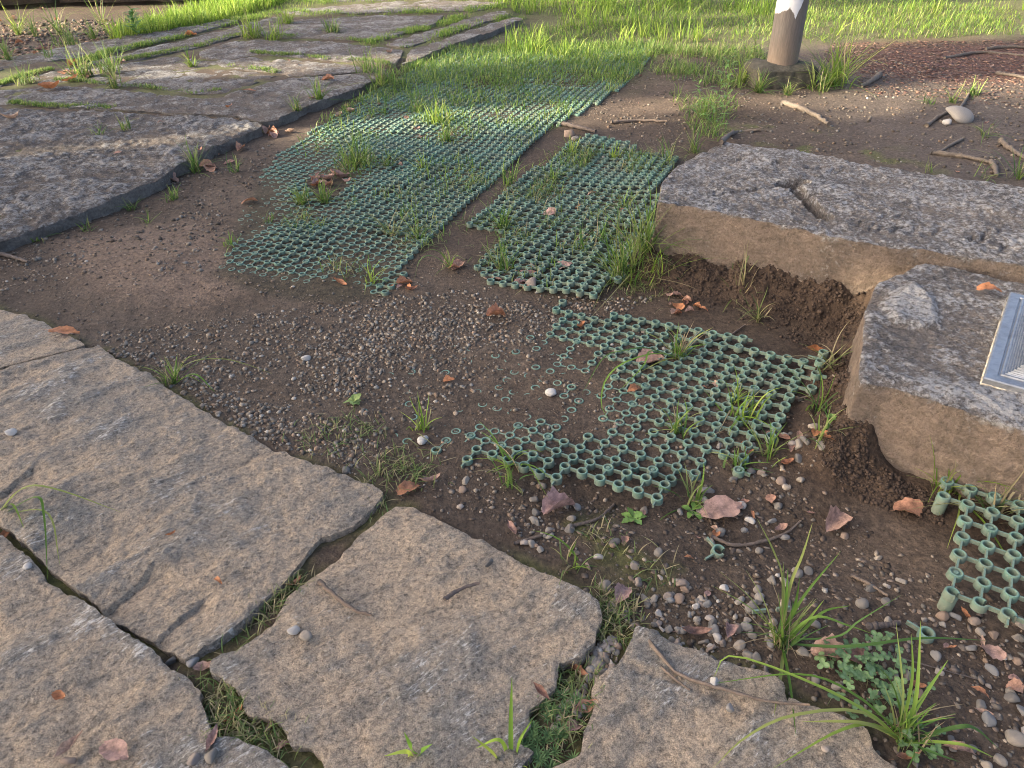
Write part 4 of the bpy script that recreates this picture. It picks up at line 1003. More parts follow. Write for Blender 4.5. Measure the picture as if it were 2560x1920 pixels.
# lawn at the top, thick towards the back
p = scatter(lawn_p, 60000, 31)
dn = fbm(p[:, 0] * 0.9, p[:, 1] * 0.9, 3, 32) * 0.5 + fbm(p[:, 0] * 3, p[:, 1] * 3, 3, 33) * 0.3
edge = -sdist(p[:, 0], p[:, 1], lawn_p)
keep = np.random.default_rng(3).random(len(p)) < np.clip(0.22 + 1.5 * dn + edge * 0.30, 0.02, 1)
p = p[keep & ~in_any(p[:, 0], p[:, 1], farW, -0.02)]
grass_field('lawn_grass', 'bright sunlit lawn grass across the back', p[: len(p)], (0.03, 0.095), (0.0018, 0.0042), np.vstack([LUSH_LIT, GREEN, DRY[:2]]), 34, 3, 0.5, 0.45, 0.6)
p = scatter(lawn_p, 1100, 36); p = p[(-sdist(p[:, 0], p[:, 1], lawn_p) > 0.3) & (fbm(p[:, 0] * 1.4, p[:, 1] * 1.4, 2, 39) > 0.05)]
p = np.repeat(p, 12, 0) + np.random.default_rng(5).normal(0, 0.03, (len(p) * 12, 2))
grass_field('tall_grass', 'taller clumped grass in the lawn at the back', p, (0.12, 0.26), (0.003, 0.0055), LUSH_LIT, 37, 4, 0.4, 0.4)
p = scatter(GP([(270, 95), (400, 60), (520, 20), (640, -5), (760, -10), (700, 25), (560, 62), (420, 90), (300, 112)]), 5200, 44)
grass_field('bank_grass', 'tall sunlit grass along the far edge of the old paving', p, (0.09, 0.26), (0.003, 0.0055), LUSH_LIT, 45, 4, 0.4, 0.45, 0.5)
# thin grass creeping over the far end of the long mat
stripA = GP([(760, 330), (985, 188), (1120, 125), (1640, 110), (1600, 190), (1385, 330), (1250, 420), (1000, 480), (720, 420)])
p = scatter(stripA, 30000, 41)
far01 = sstep(3.9, 7.2, p[:, 1]); pn = fbm(p[:, 0] * 4, p[:, 1] * 4, 3, 42)
p = p[np.random.default_rng(6).random(len(p)) < np.clip(0.05 + 0.85 * far01 ** 1.2 + (0.25 + 0.5 * far01) * pn, 0, 1)]
grass_field('mat_grass', 'short thin grass growing through the far end of the long mat', p, (0.03, 0.085), (0.0018, 0.0032), GREEN, 43, 3, 0.6, 0.5, zoff=0.012)
p = scatter(GP(zs([(1390, 100), (1640, 105), (1660, 130), (1650, 210), (1600, 260), (1570, 310), (1500, 290), (1440, 200), (1400, 150)])), 9000, 46)
p = p[np.random.default_rng(8).random(len(p)) < np.clip(0.12 + 0.9 * fbm(p[:, 0] * 3, p[:, 1] * 3, 3, 47) + 0.35 * sstep(5.0, 7.0, p[:, 1]), 0, 1)]
grass_field('weedy_grass', 'thin weedy grass spreading over the soil beside the post', p, (0.03, 0.12), (0.0018, 0.0036), np.vstack([GREEN, DRY[:2]]), 48, 3, 0.5, 0.5)
# turf in the joints of the old paving
joints = [([(29, 266), (120, 272), (200, 270), (284, 277)], 0.05, 1500), ([(0, 221), (46, 203), (139, 180)], 0.06, 1800), ([(145, 208), (266, 218), (347, 223), (440, 235), (492, 239), (556, 233)], 0.045, 2400),
          ([(300, 158), (405, 139), (492, 119), (556, 102), (608, 90)], 0.09, 4200), ([(200, 165), (278, 136), (370, 113), (463, 93), (579, 62), (683, 36)], 0.10, 6500), ([(625, 139), (752, 147), (856, 156), (984, 166)], 0.06, 3600),
          ([(694, 95), (810, 98), (949, 109)], 0.07, 3000), ([(930, 120), (1013, 87), (1100, 65), (1192, 33), (1262, 21)], 0.14, 6500), ([(1010, 128), (1100, 95), (1186, 67), (1290, 37)], 0.12, 5500), ([(690, 38), (870, 37), (1000, 33), (1150, 30), (1260, 18)], 0.16, 5500),
          ([(450, 75), (560, 50), (690, 20)], 0.35, 5500), ([(760, 4), (900, 4), (1100, -3), (1260, -1)], 0.2, 4000), ([(575, 172), (640, 178), (700, 186)], 0.04, 900)]
def along(pts, width, n, seed, z=0.03):
    P = GP(pts, z); rg = np.random.default_rng(seed); L = np.linalg.norm(np.diff(P, axis=0), axis=1); cs = np.concatenate([[0], np.cumsum(L)])
    u = rg.random(n) * cs[-1]; k = np.clip(np.searchsorted(cs, u) - 1, 0, len(L) - 1); f = (u - cs[k]) / L[k]
    q = P[k] + (P[k + 1] - P[k]) * f[:, None]; d = (P[k + 1] - P[k]) / L[k][:, None]
    q = q + np.stack([-d[:, 1], d[:, 0]], 1) * ((rg.normal(0, 0.55, n) + 0.9 * fbm(q[:, 0] * 4, q[:, 1] * 4, 2, seed + 7)) * width)[:, None]
    return q[fbm(q[:, 0] * 3.2, q[:, 1] * 3.2, 3, seed) + 0.25 * rg.normal(size=n) > 0.02]
for k, (pts, wd_, n) in enumerate(joints):
    p = along(pts, wd_ * (0.7 if k < 9 else 1), int(n * 1.3), 50 + k)
    rg = np.random.default_rng(70 + k)
    sun_ = k in (4, 7, 8, 9, 10, 11)
    grass_field('joint_grass', 'strip of short turf in joint %d of the old paving' % 0 if False else 'short turf growing in a joint of the old grey paving', p, (0.012, 0.035) if not sun_ else (0.018, 0.05), (0.0016, 0.0030), np.vstack([LUSH_LIT, GREEN, DRY[1:2]]) if sun_ else np.vstack([GREEN, DRY[:2]]), 80 + k, 3, 0.5, 0.4, zoff=0.012)

# ------------------------------------------------------------------ single plants
def spline(P, n):
    P = np.array(P, float); P = np.vstack([2 * P[0] - P[1], P, 2 * P[-1] - P[-2]]); out = []
    m = len(P) - 3
    for t in np.linspace(0, m - 1e-6, n):
        k = int(t); f = t - k; a, b, c, d = P[k:k + 4]
        out.append(0.5 * (2 * b + (c - a) * f + (2 * a - 5 * b + 4 * c - d) * f * f + (3 * b - a - 3 * c + d) * f ** 3))
    return np.array(out)
def blade_mesh(C, w, col, tip=(1, 1, 1), tw=0.0):
    n = len(C); T = np.gradient(C, axis=0); T /= np.linalg.norm(T, axis=1)[:, None] + 1e-9
    S = np.cross(T, (0, 0, 1.0)); S /= np.linalg.norm(S, axis=1)[:, None] + 1e-6
    Nn = np.cross(S, T); t = np.linspace(0, 1, n)
    a = tw * t; S2 = S * np.cos(a)[:, None] + Nn * np.sin(a)[:, None]; N2 = np.cross(S2, T)
    ww = (w * np.minimum(1, 0.5 + 2.5 * t) * (1 - t ** 2.4) + 0.0002)[:, None]
    V = np.stack([C - S2 * ww, C - N2 * ww * 0.4, C + S2 * ww], 1).reshape(-1, 3)
    Q = [(3 * k + a_, 3 * k + a_ + 1, 3 * k + a_ + 4, 3 * k + a_ + 3) for k in range(n - 1) for a_ in (0, 1)]
    c = np.repeat(np.asarray(col)[None] * (1 - t[:, None]) + np.asarray(col)[None] * np.asarray(tip) * t[:, None], 3, 0)
    return mesh('blade', V, quads=Q, mats=[M['grass']], col=c)
def hero(label, base_px, blist, extra=0, el=0.08, wid=0.0024, seed=0, spread=1.0, pal=GREEN):
    b = GG(*base_px); rg = np.random.default_rng(seed)
    root = link('grass_plant', None, label=label, cat='grass', group='long-bladed grass plants', loc=b)
    for pts in blist:
        w = wid * 1.2 * rg.uniform(0.8, 1.25)
        P = [np.zeros(3) + np.array([rg.normal(0, .006), rg.normal(0, .006), -0.004])] + [G(p[0], p[1], p[2]) - b for p in pts]
        link('blade', blade_mesh(spline(P, 14), w, gcol(rg, 1, pal)[0] * 1.05, (1.1, 1.1, 0.9), rg.uniform(-.5, .5)), root)
    for k in range(extra * 2):
        az, L, le, dr = rg.random() * 6.28, el * rg.uniform(0.4, 1.2), abs(rg.normal(0.3, 0.3)) * spread, rg.uniform(0, 0.7)
        P = [(0, 0, 0)] + [(math.cos(az) * L * (math.sin(le) * t + dr * t * t * .75), math.sin(az) * L * (math.sin(le) * t + dr * t * t * .75), L * (math.cos(le) * t - dr * t ** 2.4 * .6)) for t in (.3, .65, 1)]
        P = np.array(P) + np.array([rg.normal(0, .012), rg.normal(0, .012), 0])
        dry = rg.random() < 0.32
        link('blade', blade_mesh(spline(P, 9), wid * rg.uniform(.35, .9), (0.33, 0.26, 0.16) if dry else gcol(rg, 1, pal)[0]), root)
hero('tall upright grass plant beside the low paving stone', (1951, 1610), [
    [(1974, 1471, .15), (2005, 1390, .23), (2031, 1308, .29)], [(1957, 1454, .15), (1935, 1380, .22), (1893, 1297, .28)], [(2003, 1500, .11), (2102, 1378, .2)], [(2032, 1543, .09), (2119, 1563, .08), (2188, 1587, .02)],
    [(2050, 1535, .07), (2125, 1514, .09)], [(2090, 1592, .05), (2148, 1552, .09), (2252, 1488, .14)], [(2119, 1616, .05), (2304, 1595, .06), (2466, 1601, .02)], [(1930, 1565, .04), (1911, 1558, .03)],
    [(1965, 1500, .13), (1970, 1420, .19)], [(1985, 1520, .1), (2000, 1440, .17)], [(1955, 1560, .08), (1945, 1480, .15)], [(2010, 1560, .05), (2060, 1500, .1)], [(1950, 1700, .02), (1935, 1790, .03)], [(1975, 1710, .02), (1990, 1840, .03)]], 20, 0.14, 0.0026, 1)
hero('widely sprawling grass plant at the lower right', (2258, 1847), [
    [(2183, 1789, .06), (2032, 1708, .09), (1830, 1639, .07), (1783, 1697, .03)], [(2148, 1743, .07), (2003, 1685, .08), (1766, 1711, .03)], [(2148, 1778, .06), (1974, 1790, .07), (1859, 1847, .05), (1783, 1920, .03)],
    [(2183, 1812, .05), (2090, 1830, .06), (1934, 1920, .035)], [(2160, 1808, .06), (2003, 1804, .05)], [(2258, 1743, .1), (2240, 1555, .22)], [(2290, 1743, .11), (2302, 1552, .22)], [(2280, 1700, .12), (2279, 1586, .2)], [(2235, 1720, .1), (2180, 1650, .15)],
    [(2310, 1740, .07), (2370, 1650, .12)], [(2390, 1818, .07), (2440, 1822, .07), (2500, 1875, .02)], [(2400, 1860, .05), (2484, 1893, .02)], [(2330, 1880, .03), (2400, 1905, .02)], [(2268, 1800, .06), (2262, 1760, .09)]], 22, 0.12, 0.0028, 2)
hero('grass plant arching over the gravel beside the largest paving stone', (431, 957), [
    [(474, 906, .08), (555, 897, .09), (619, 912, .07), (683, 935, .02)], [(463, 900, .09), (498, 886, .1)], [(486, 935, .05), (538, 981, .01)], [(443, 889, .1)], [(500, 900, .09), (555, 874, .1)], [(470, 940, .04), (510, 960, .02)]], 12, 0.10, 0.0026, 3)
hero('long grass blades reaching in over the largest paving stone at the picture edge', (-12, 1290), [
    [(58, 1219, .11), (145, 1224, .11), (301, 1280, .05)], [(87, 1242, .1), (110, 1290, .08), (119, 1448, .035)], [(116, 1280, .08), (150, 1413, .035)], [(40, 1230, .1), (90, 1218, .11)], [(30, 1260, .06), (60, 1320, .05)]], 6, 0.08, 0.0024, 4)
hero('grass plant with long arching blades on the half-buried mat', (1699, 893), [
    [(1620, 870, .09), (1555, 877, .09), (1507, 896, .07), (1455, 985, .01)], [(1637, 883, .08), (1555, 909, .09), (1513, 952, .06), (1503, 1010, .03), (1520, 1046, .005)], [(1627, 877, .09), (1607, 916, .07), (1540, 985, .02)], [(1735, 847, .08), (1783, 818, .12)],
    [(1690, 830, .1)], [(1650, 850, .1), (1610, 830, .11)], [(1720, 870, .06), (1770, 860, .07)], [(1660, 900, .04), (1600, 930, .02)]], 18, 0.11, 0.0029, 5)
hero('grass plant drooping beside the foot of the long mat', (1122, 668), [[(1085, 640, .1), (1050, 650, .1), (1035, 700, .02)], [(1100, 630, .11), (1070, 625, .12), (1050, 640, .1)], [(1140, 640, .1), (1165, 650, .06)], [(1120, 630, .12), (1110, 610, .14)]], 8, 0.09, 0.0022, 6)
hero('upright grass plant with a seed spike at the bottom edge', (1275, 1900), [[(1277, 1800, .1), (1280, 1690, .18)], [(1300, 1850, .06), (1330, 1800, .08)], [(1250, 1850, .05), (1190, 1870, .03)], [(1230, 1880, .05), (1180, 1840, .08)]], 5, 0.06, 0.0034, 7, pal=LUSH_LIT)
hero('broad pale green grass seedling at the bottom edge', (1040, 1905), [[(1020, 1880, .04), (960, 1890, .05)], [(1050, 1880, .04), (1080, 1860, .06)], [(1030, 1870, .05), (1010, 1830, .08)]], 3, 0.04, 0.005, 8, pal=LUSH_LIT * 1.2)

def tuft(zx, zy, n, L, label, wid=0.0024, spread=0.5, droop=0.45, pal=GREEN, rad=0.015, seed=None, dz=0.0, cat='grass tuft', src=False):
    b = GG(zx, zy) if src else GG(zx * Z, zy * Z); rg = np.random.default_rng(int(zx * 7 + zy * 13))
    if in_any(b[None, 0], b[None, 1], farW)[0]: b = G(zx * Z, zy * Z, FAR_Z) - np.array([0, 0, .01])
    base = np.column_stack([rg.normal(0, rad, n), rg.normal(0, rad, n), np.full(n, -0.005)])
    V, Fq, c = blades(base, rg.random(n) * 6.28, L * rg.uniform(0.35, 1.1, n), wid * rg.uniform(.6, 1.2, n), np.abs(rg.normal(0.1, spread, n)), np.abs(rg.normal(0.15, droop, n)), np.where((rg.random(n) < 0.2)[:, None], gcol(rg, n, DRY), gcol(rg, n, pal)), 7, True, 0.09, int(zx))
    link('grass_tuft', mesh('grass_tuft', V, quads=Fq, mats=[M['grass']], col=c), label=label, cat=cat, group='grass tufts', loc=b + np.array([0, 0, dz]))
for a in [
    (770, 358, 60, .17, 'bushiest grass tuft on the long mat, in its middle'), (835, 360, 18, .12, 'sparse grass tuft just right of the bushiest tuft on the long mat'), (915, 368, 16, .11, 'yellowish tuft near the right edge of the long mat'),
    (655, 440, 26, .10, 'green tuft at the left of the leaf-filled hole in the long mat'), (700, 436, 34, .10, 'green tuft below the leaf-filled hole in the long mat'), (945, 268, 40, .14, 'lit tuft on the long mat beside the sun streak'), (965, 305, 22, .10, 'low tuft below the sun streak on the long mat'),
    (905, 245, 20, .12, 'tuft left of the sun streak on the long mat'), (1098, 400, 18, .13, 'tuft in the soil gap between the long mat and the square mat'), (845, 510, 14, .13, 'wiry tuft among the rings at the right edge of the long mat'), (905, 520, 7, .15, 'few thin stems at the right edge of the long mat'),
    (802, 612, 9, .09, 'bright seedling at the front corner of the long mat'), (497, 530, 8, .07, 'seedling at the left front of the long mat'), (580, 480, 6, .06, 'small pale seedling on the left edge of the long mat'),
    (425, 372, 24, .16, 'tall blue-green tuft growing against the kerb of the old paving'), (508, 372, 9, .09, 'small tuft near the kerb, right of the tall blue-green one'), (375, 432, 16, .08, 'star-shaped flat tuft on the soil below the kerb'), (318, 482, 6, .06, 'tiny seedling on soil below the star-shaped tuft'), (290, 452, 10, .07, 'wispy tuft at the kerb left of the star-shaped tuft'), (188, 498, 6, .06, 'tiny seedling near gravel by the lower kerb'), (80, 522, 6, .06, 'tiny seedling at the lowest end of the kerb'),
    (1090, 492, 26, .13, 'arching tuft at the projecting left corner of the square mat'), (1092, 585, 20, .12, 'tuft on the front left of the square mat'), (1195, 392, 16, .12, 'tuft at the back left of the square mat'), (1255, 545, 9, .12, 'few long blades in the middle of the square mat'), (1300, 520, 9, .10, 'thin tuft in the middle right of the square mat'),
    (1365, 585, 60, .26, 'tall dense tuft between the square mat and the long block'), (1395, 540, 26, .22, 'upright tuft against the corner of the long block'), (1340, 600, 30, .14, 'lower bushy tuft at the foot of the tall dense tuft'), (1410, 600, 40, .13, 'wiry yellowish tuft under the corner of the long block'), (1345, 450, 9, .12, 'single tall stems near the back right of the square mat'),
    (1235, 335, 12, .1, 'yellow sunlit tuft at the back of the square mat'), (1330, 345, 30, .08, 'low sunlit tuft at the back of the square mat'), (1440, 355, 16, .14, 'tuft behind the back corner of the long block'), (1500, 330, 14, .13, 'drooping tuft leaning on the far end of the long block'),
    (908, 930, 9, .09, 'bright seedling at the left corner of the half-buried mat'), (1108, 1005, 8, .10, 'bright seedling on the lifted lip of the half-buried mat'), (1105, 1045, 8, .08, 'seedling in front of the lifted lip of the half-buried mat'), (1460, 935, 14, .09, 'seedling among rings at the middle right of the half-buried mat'), (1600, 905, 16, .12, 'brightest tuft on the right side of the half-buried mat'),
    (1585, 870, 8, .08, 'short stems behind the brightest tuft on the half-buried mat'), (1660, 985, 12, .1, 'tuft at the front right corner of the half-buried mat'), (1490, 1085, 12, .09, 'broad-leaved seedling in front of the broken mat lip'), (1590, 1010, 10, .08, 'small tuft at the notch in the half-buried mat'), (1760, 890, 8, .12, 'thin drooping blades between the half-buried mat and the nearer block'), (1770, 950, 6, .11, 'few long blades below the right end of the half-buried mat'),
    (1600, 640, 16, .16, 'thin dry tuft growing out of the soil bank under the long block'), (1640, 690, 12, .1, 'flattened dry tuft at the foot of the soil bank'), (1795, 790, 8, .11, 'wiry blades in the corner between the two blocks'), (2040, 1060, 22, .12, 'wiry yellow grass sticking out behind the raised mat'), (2150, 1110, 16, .12, 'wiry grass between the raised mat and the nearer block'),
    (1238, 1222, 8, .08, 'yellow-green seedling right of the middle paving stone'), (2055, 222, 12, .12, 'small tuft near the grey branch on the far soil'), (2005, 225, 7, .08, 'tiny seedling left of the grey branch on the far soil'), (2100, 205, 28, .10, 'weedy tuft at the top of the grey branch on the far soil'), (2128, 296, 9, .1, 'single seedling on far soil right of the branch'), (2198, 385, 16, .18, 'tuft at the right edge behind the long block'), (2118, 385, 4, .09, 'lone blade behind the back edge of the long block'), (2010, 372, 4, .08, 'two blades behind the middle of the long block'),
    (1800, 185, 90, .32, 'lush tall tuft leaning out on the right of the concrete foot'), (1765, 195, 40, .2, 'low tuft in front of the concrete foot at its right'), (1640, 200, 34, .14, 'tuft in front of the concrete foot at its left'), (1600, 180, 30, .16, 'yellow-green tuft left of the concrete foot'), (1700, 205, 26, .1, 'low flowering tuft under the concrete foot'), (1520, 255, 20, .12, 'weedy tuft on the bare soil left of the post'),
    (545, 82, 60, .26, 'pale sunlit tuft standing on the old paving'), (590, 88, 40, .2, 'second sunlit tuft just right of the pale one on the old paving'), (415, 142, 26, .13, 'bright low tuft beside a pale stone chip on the old paving'), (250, 190, 26, .18, 'wispy tuft in the middle of the old paving'), (180, 165, 50, .22, 'bushy tuft beside the leaf pile on the old paving'), (240, 155, 40, .24, 'tall wispy tuft above the leaf pile on the old paving'), (60, 178, 40, .14, 'low tuft in a joint at the left edge of the old paving'), (270, 278, 10, .09, 'small wisp on the nearest stone of the old paving'), (215, 290, 8, .08, 'tiny wisp on the nearest stone of the old paving'),
    (40, 75, 30, .3, 'sunlit tuft on leaf litter at the far left'), (80, 80, 16, .26, 'thin tall stems on leaf litter below the terrace'), (130, 75, 30, .34, 'tallest stems in front of the dark hollow of the terrace'), (150, 100, 40, .2, 'green tuft in the middle of the leaf litter'), (205, 85, 26, .24, 'tuft at the right of the leaf litter'), (220, 50, 14, .36, 'very tall thin stalks before the dark hollow'), (20, 130, 26, .2, 'tuft at the left edge below the leaf litter'), (110, 125, 14, .2, 'thin tuft at the edge of the old paving by the leaf litter'), (720, 70, 40, .15, 'tuft in a joint at the middle of the old paving'), (620, 50, 60, .16, 'bright clump at the top of the old paving'),
    (800, 165, 40, .2, 'tuft at the far end of the kerb of the old paving'), (830, 175, 50, .17, 'tuft where the kerb meets the far end of the long mat'), (690, 215, 24, .16, 'wispy tuft arching over the kerb of the old paving'), (640, 235, 14, .12, 'small wisp at the kerb beside the long mat')]:
    zx, zy, n, L, lab = a
    lit = any(w_ in lab for w_ in ('sunlit', 'bright', 'yellow', 'lush', 'lit tuft'))
    tuft(zx, zy, int(n * 1.5) + 3, L * 1.35, lab, 0.0027 if zy > 300 else 0.0036, pal=LUSH_LIT if lit else (DRY if 'dry' in lab or 'wiry' in lab else GREEN), rad=0.014 if n < 40 else 0.04)

# creeping dry grass patches in joints and on mats
rg9 = np.random.default_rng(99)
fz = []
for zx, zy, rx, n in [(590, 1300, .035, 150), (560, 1335, .03, 90), (620, 1275, .025, 60), (470, 1525, .05, 240), (500, 1570, .045, 240), (570, 1600, .05, 220), (540, 1545, .04, 120), (1335, 1325, .03, 160), (1320, 1360, .03, 120), (1300, 1290, .02, 50), (850, 1015, .045, 190), (720, 945, .05, 130), (880, 1030, .04, 90), (790, 930, .03, 60),
                      (1310, 1165, .03, 40), (1400, 1235, .03, 40), (800, 1090, .03, 90), (1250, 1480, .03, 120), (1180, 1530, .05, 200), (1230, 1580, .03, 100), (690, 470, .09, 130), (780, 480, .08, 120), (860, 450, .1, 160), (760, 560, .08, 150), (900, 520, .07, 110), (1150, 500, .10, 160), (1120, 560, .08, 120), (1250, 620, .05, 60), (1180, 420, .12, 220), (1270, 350, .12, 380), (1370, 350, .10, 320), (1330, 480, .12, 140), (1380, 610, .07, 300), (1180, 560, .08, 60), (1020, 480, .06, 60), (1010, 400, .1, 160)]:
    b = GG(zx * Z, zy * Z); q = b[:2] + rg9.normal(0, rx, (n, 2)); fz.append(q)
fz = np.concatenate(fz)
fz = fz[~in_any(fz[:, 0], fz[:, 1], list(slabW.values()), -0.012)]
onm = in_any(fz[:, 0], fz[:, 1], [polyA, polyB])
fm = np.repeat(fz[onm], 2, 0); fm = (fm + rg9.normal(0, 0.035, fm.shape))[::1]; fm = fm[fbm(fm[:, 0] * 6, fm[:, 1] * 6, 3, 19) > 0.0]
grass_field('mat_weeds', 'thin dry grass woven through the rings of the far mats', fm, (0.03, 0.085), (0.0011, 0.002), np.vstack([DRY, GREEN]), 103, 4, 0.8, 0.6, zoff=0.012)
fz = fz[~onm]
grass_field('creeping_grass', 'matted short creeping grass in joints and on the mats', fz, (0.018, 0.05), (0.0009, 0.0016), DRY, 101, 4, 0.95, 0.6, zoff=0.004)

# ------------------------------------------------------------------ broad-leaved weeds
def leaf_shape(L, W, n=7, lobes=0.0, curl=0.25, cup=0.15):
    V, Q = [], []
    for k in range(n + 1):
        t = k / n
        w = W * (math.sin(math.pi * min(1, t * 0.92 + 0.04)) ** 0.8) * (1 + lobes * math.cos(k * math.pi)) * (0.3 + 0.9 * t if t < 0.5 else 1.0)
        z = curl * L * t * (1 - t) * 1.2 - curl * L * t * t * 0.6
        V += [(L * t, -w, z + cup * w), (L * t, 0, z), (L * t, w, z + cup * w)]
    for k in range(n):
        for a in (0, 1): Q.append((3 * k + a, 3 * k + a + 1, 3 * k + a + 4, 3 * k + a + 3))
    return np.array(V), np.array(Q)
def weed(zx, zy, n, L, W, col, label, lobes=0.0, up=0.35, name='rosette_weed'):
    b = GG(zx * Z, zy * Z); rg = np.random.default_rng(int(zx + zy))
    root = link(name, None, label=label, cat='weed', group='broad-leaved weeds', loc=b)
    for k in range(n):
        V, Q = leaf_shape(L * rg.uniform(.65, 1.1), W * rg.uniform(.8, 1.1), 8, lobes)
        c = np.repeat(np.array(col)[None] * rg.uniform(.8, 1.2), len(V), 0)
        link('leaf', mesh('leaf', V, quads=Q, mats=[M['weed']], col=c), root, loc=(0, 0, 0.003), rot=(rg.normal(0, .2), -abs(rg.normal(up, .15)), 6.283 * k / n + rg.normal(0, .2)))
weed(1368, 1122, 7, .038, .011, (0.16, 0.27, 0.07), 'bright rosette with lobed leaves on mossy soil', 0.22)
weed(765, 870, 8, .030, .011, (0.20, 0.28, 0.09), 'pale green round-leaved rosette in the gravel')
weed(1495, 1105, 5, .034, .008, (0.15, 0.26, 0.06), 'small leafy seedling in front of the broken mat lip')
weed(1795, 865, 4, .022, .009, (0.17, 0.28, 0.08), 'tiny round-leaved seedling at the corner of the nearer block', up=.6)
weed(1797, 905, 4, .018, .008, (0.17, 0.28, 0.08), 'tinier seedling just below the one at the corner of the nearer block', up=.6)
weed(1748, 672, 4, .026, .012, (0.17, 0.28, 0.08), 'tiny seedling on the dark soil bank under the long block', up=.5)
weed(556, 275, 6, .05, .018, (0.12, 0.22, 0.05), 'small leafy weed in the notch of the kerb')
# clover
cl = link('clover_patch', None, label='patch of grey-green clover under the sprawling grass', cat='clover', loc=GG(1870 * Z, 1462 * Z))
rgc = np.random.default_rng(77)
def clover_leaf():
    V, Q, C = [], [], []
    for m in range(3):
        th = 2 * math.pi * m / 3; st = len(V); n = 10
        pts = [(0.0, 0.0, 0.0)] + [(0.0062 + 0.0060 * math.cos(a), 0.0056 * math.sin(a), 0.0012 * abs(math.sin(a))) for a in [2 * math.pi * (q + .5) / n + math.pi for q in range(n)]]
        for k, (x, y, z) in enumerate(pts):
            V.append((x * math.cos(th) - y * math.sin(th), x * math.sin(th) + y * math.cos(th), z)); C.append((0.12, 0.21, 0.085) if k else (0.19, 0.28, 0.13))
        V.append((0.0068 * math.cos(th), 0.0068 * math.sin(th), -0.0004)); C.append((0.18, 0.26, 0.13))
        for k in range(n): Q.append((st + 1 + k, st + 1 + (k + 1) % n, st + n + 1))
    return V, Q, C
cv, cq, cc_ = clover_leaf()
CLM = mesh('clover_leaf', cv, tris=cq, mats=[M['weed']], col=np.array(cc_))
cb = np.array(cl.location)
for zx, zy, n, r in [(1870, 1440, 26, .05), (1900, 1470, 26, .05), (1830, 1465, 14, .04), (1790, 1430, 7, .03), (1920, 1530, 9, .03), (1960, 1600, 8, .05), (1910, 1420, 8, .03), (1880, 1510, 8, .03), (1985, 1625, 6, .03), (1825, 1520, 4, .03)]:
    b0 = GG(zx * Z, zy * Z)
    for k in range(n):
        q = b0[:2] + rgc.normal(0, r * .6, 2); h = rgc.uniform(.012, .04); s = rgc.uniform(.65, 1.15)
        p3 = np.array([q[0], q[1], gz(*q) + h])
        lf = link('leaf', CLM, cl, loc=p3 - cb, rot=(rgc.normal(0, .3), rgc.normal(0, .3), rgc.random() * 6), scl=s)
        if k % 2 == 0:
            V, Fq, c = blades(np.zeros((1, 3)), rgc.random(1) * 6, h, 0.0006, 0.15, 0.0, np.array([[0.24, 0.25, 0.13]]), 3)
            link('stalk', mesh('stalk', (V + np.array([0, 0, -h])) / s, quads=Fq, mats=[M['grass']], col=c), lf)
# needle-leaved weed cushions in the joint between the two lower stones
def cushion(zx, zy, n, rad, label):
    b = GG(zx * Z, zy * Z); rg = np.random.default_rng(int(zx)); V_, F_, C_, o = [], [], [], 0
    root = link('needle_weed', None, label=label, cat='weed', group='needle-leaved weed cushions', loc=b)
    for k in range(n):
        m = 12; base = np.repeat(rg.normal(0, rad, (1, 2)), m, 0); bb = np.column_stack([base, np.full(m, rg.uniform(0.0, 0.012))])
        V, Fq, c = blades(bb, np.linspace(0, 6.28, m) + rg.random(), 0.017 * rg.uniform(.7, 1.1, m), 0.0013, rg.uniform(.7, 1.35, m), 0.1, np.array([[0.13, 0.22, 0.085]]) * rg.uniform(.75, 1.25, (m, 1)), 3, True)
        link('shoot', mesh('shoot', V, quads=Fq, mats=[M['grass']], col=c), root)
cushion(1205, 1545, 22, .035, 'needle-leaved weed cushion beside the curled brown leaf in the joint')
cushion(1165, 1622, 34, .030, 'dense needle-leaved weed cushion at the bottom of the joint')
# upright leafy weeds
def stem_weed(zx, zy, h, n, label, L=.05, W=.007, col=(0.12, 0.22, 0.05)):
    b = GG(zx * Z, zy * Z); rg = np.random.default_rng(int(zx * 3)); root = link('leafy_weed', None, label=label, cat='weed', group='upright leafy weeds', loc=b)
    st = spline([(0, 0, -0.01), (rg.normal(0, .01), rg.normal(0, .01), h * .5), (rg.normal(0, .03), rg.normal(0, .03), h)], 8)
    link('stem', blade_mesh(st, 0.003, (0.17, 0.2, 0.07)), root)
    for k in range(n):
        f = 0.12 + 0.86 * k / n; V, Q = leaf_shape(L * (1.1 - .5 * f), W, 6, 0, .3)
        p = st[int(f * 7)]; c = np.repeat(np.array(col)[None] * rg.uniform(.8, 1.25), len(V), 0)
        link('leaf', mesh('leaf', V, quads=Q, mats=[M['weed']], col=c), root, loc=(p[0], p[1], h * f), rot=(0, -rg.uniform(.2, .8), k * 2.4 + rg.normal(0, .3)))
stem_weed(1540, 298, .46, 30, 'tall narrow-leaved weed in front of the post, behind the long block', .085, .007)
stem_weed(1562, 262, .34, 22, 'shorter leafy weed just behind the tall narrow-leaved one', .075, .007)
stem_weed(1505, 268, .26, 18, 'short leafy weed left of the tall narrow-leaved one', .07, .007)
stem_weed(300, 82, .26, 34, 'dark green bushy leafy weed at the edge of the old paving', .14, .018, (0.09, 0.19, 0.05))
stem_weed(1620, 150, .3, 18, 'leafy weed with pale buds left of the post', .06, .008, (0.2, 0.28, 0.06))

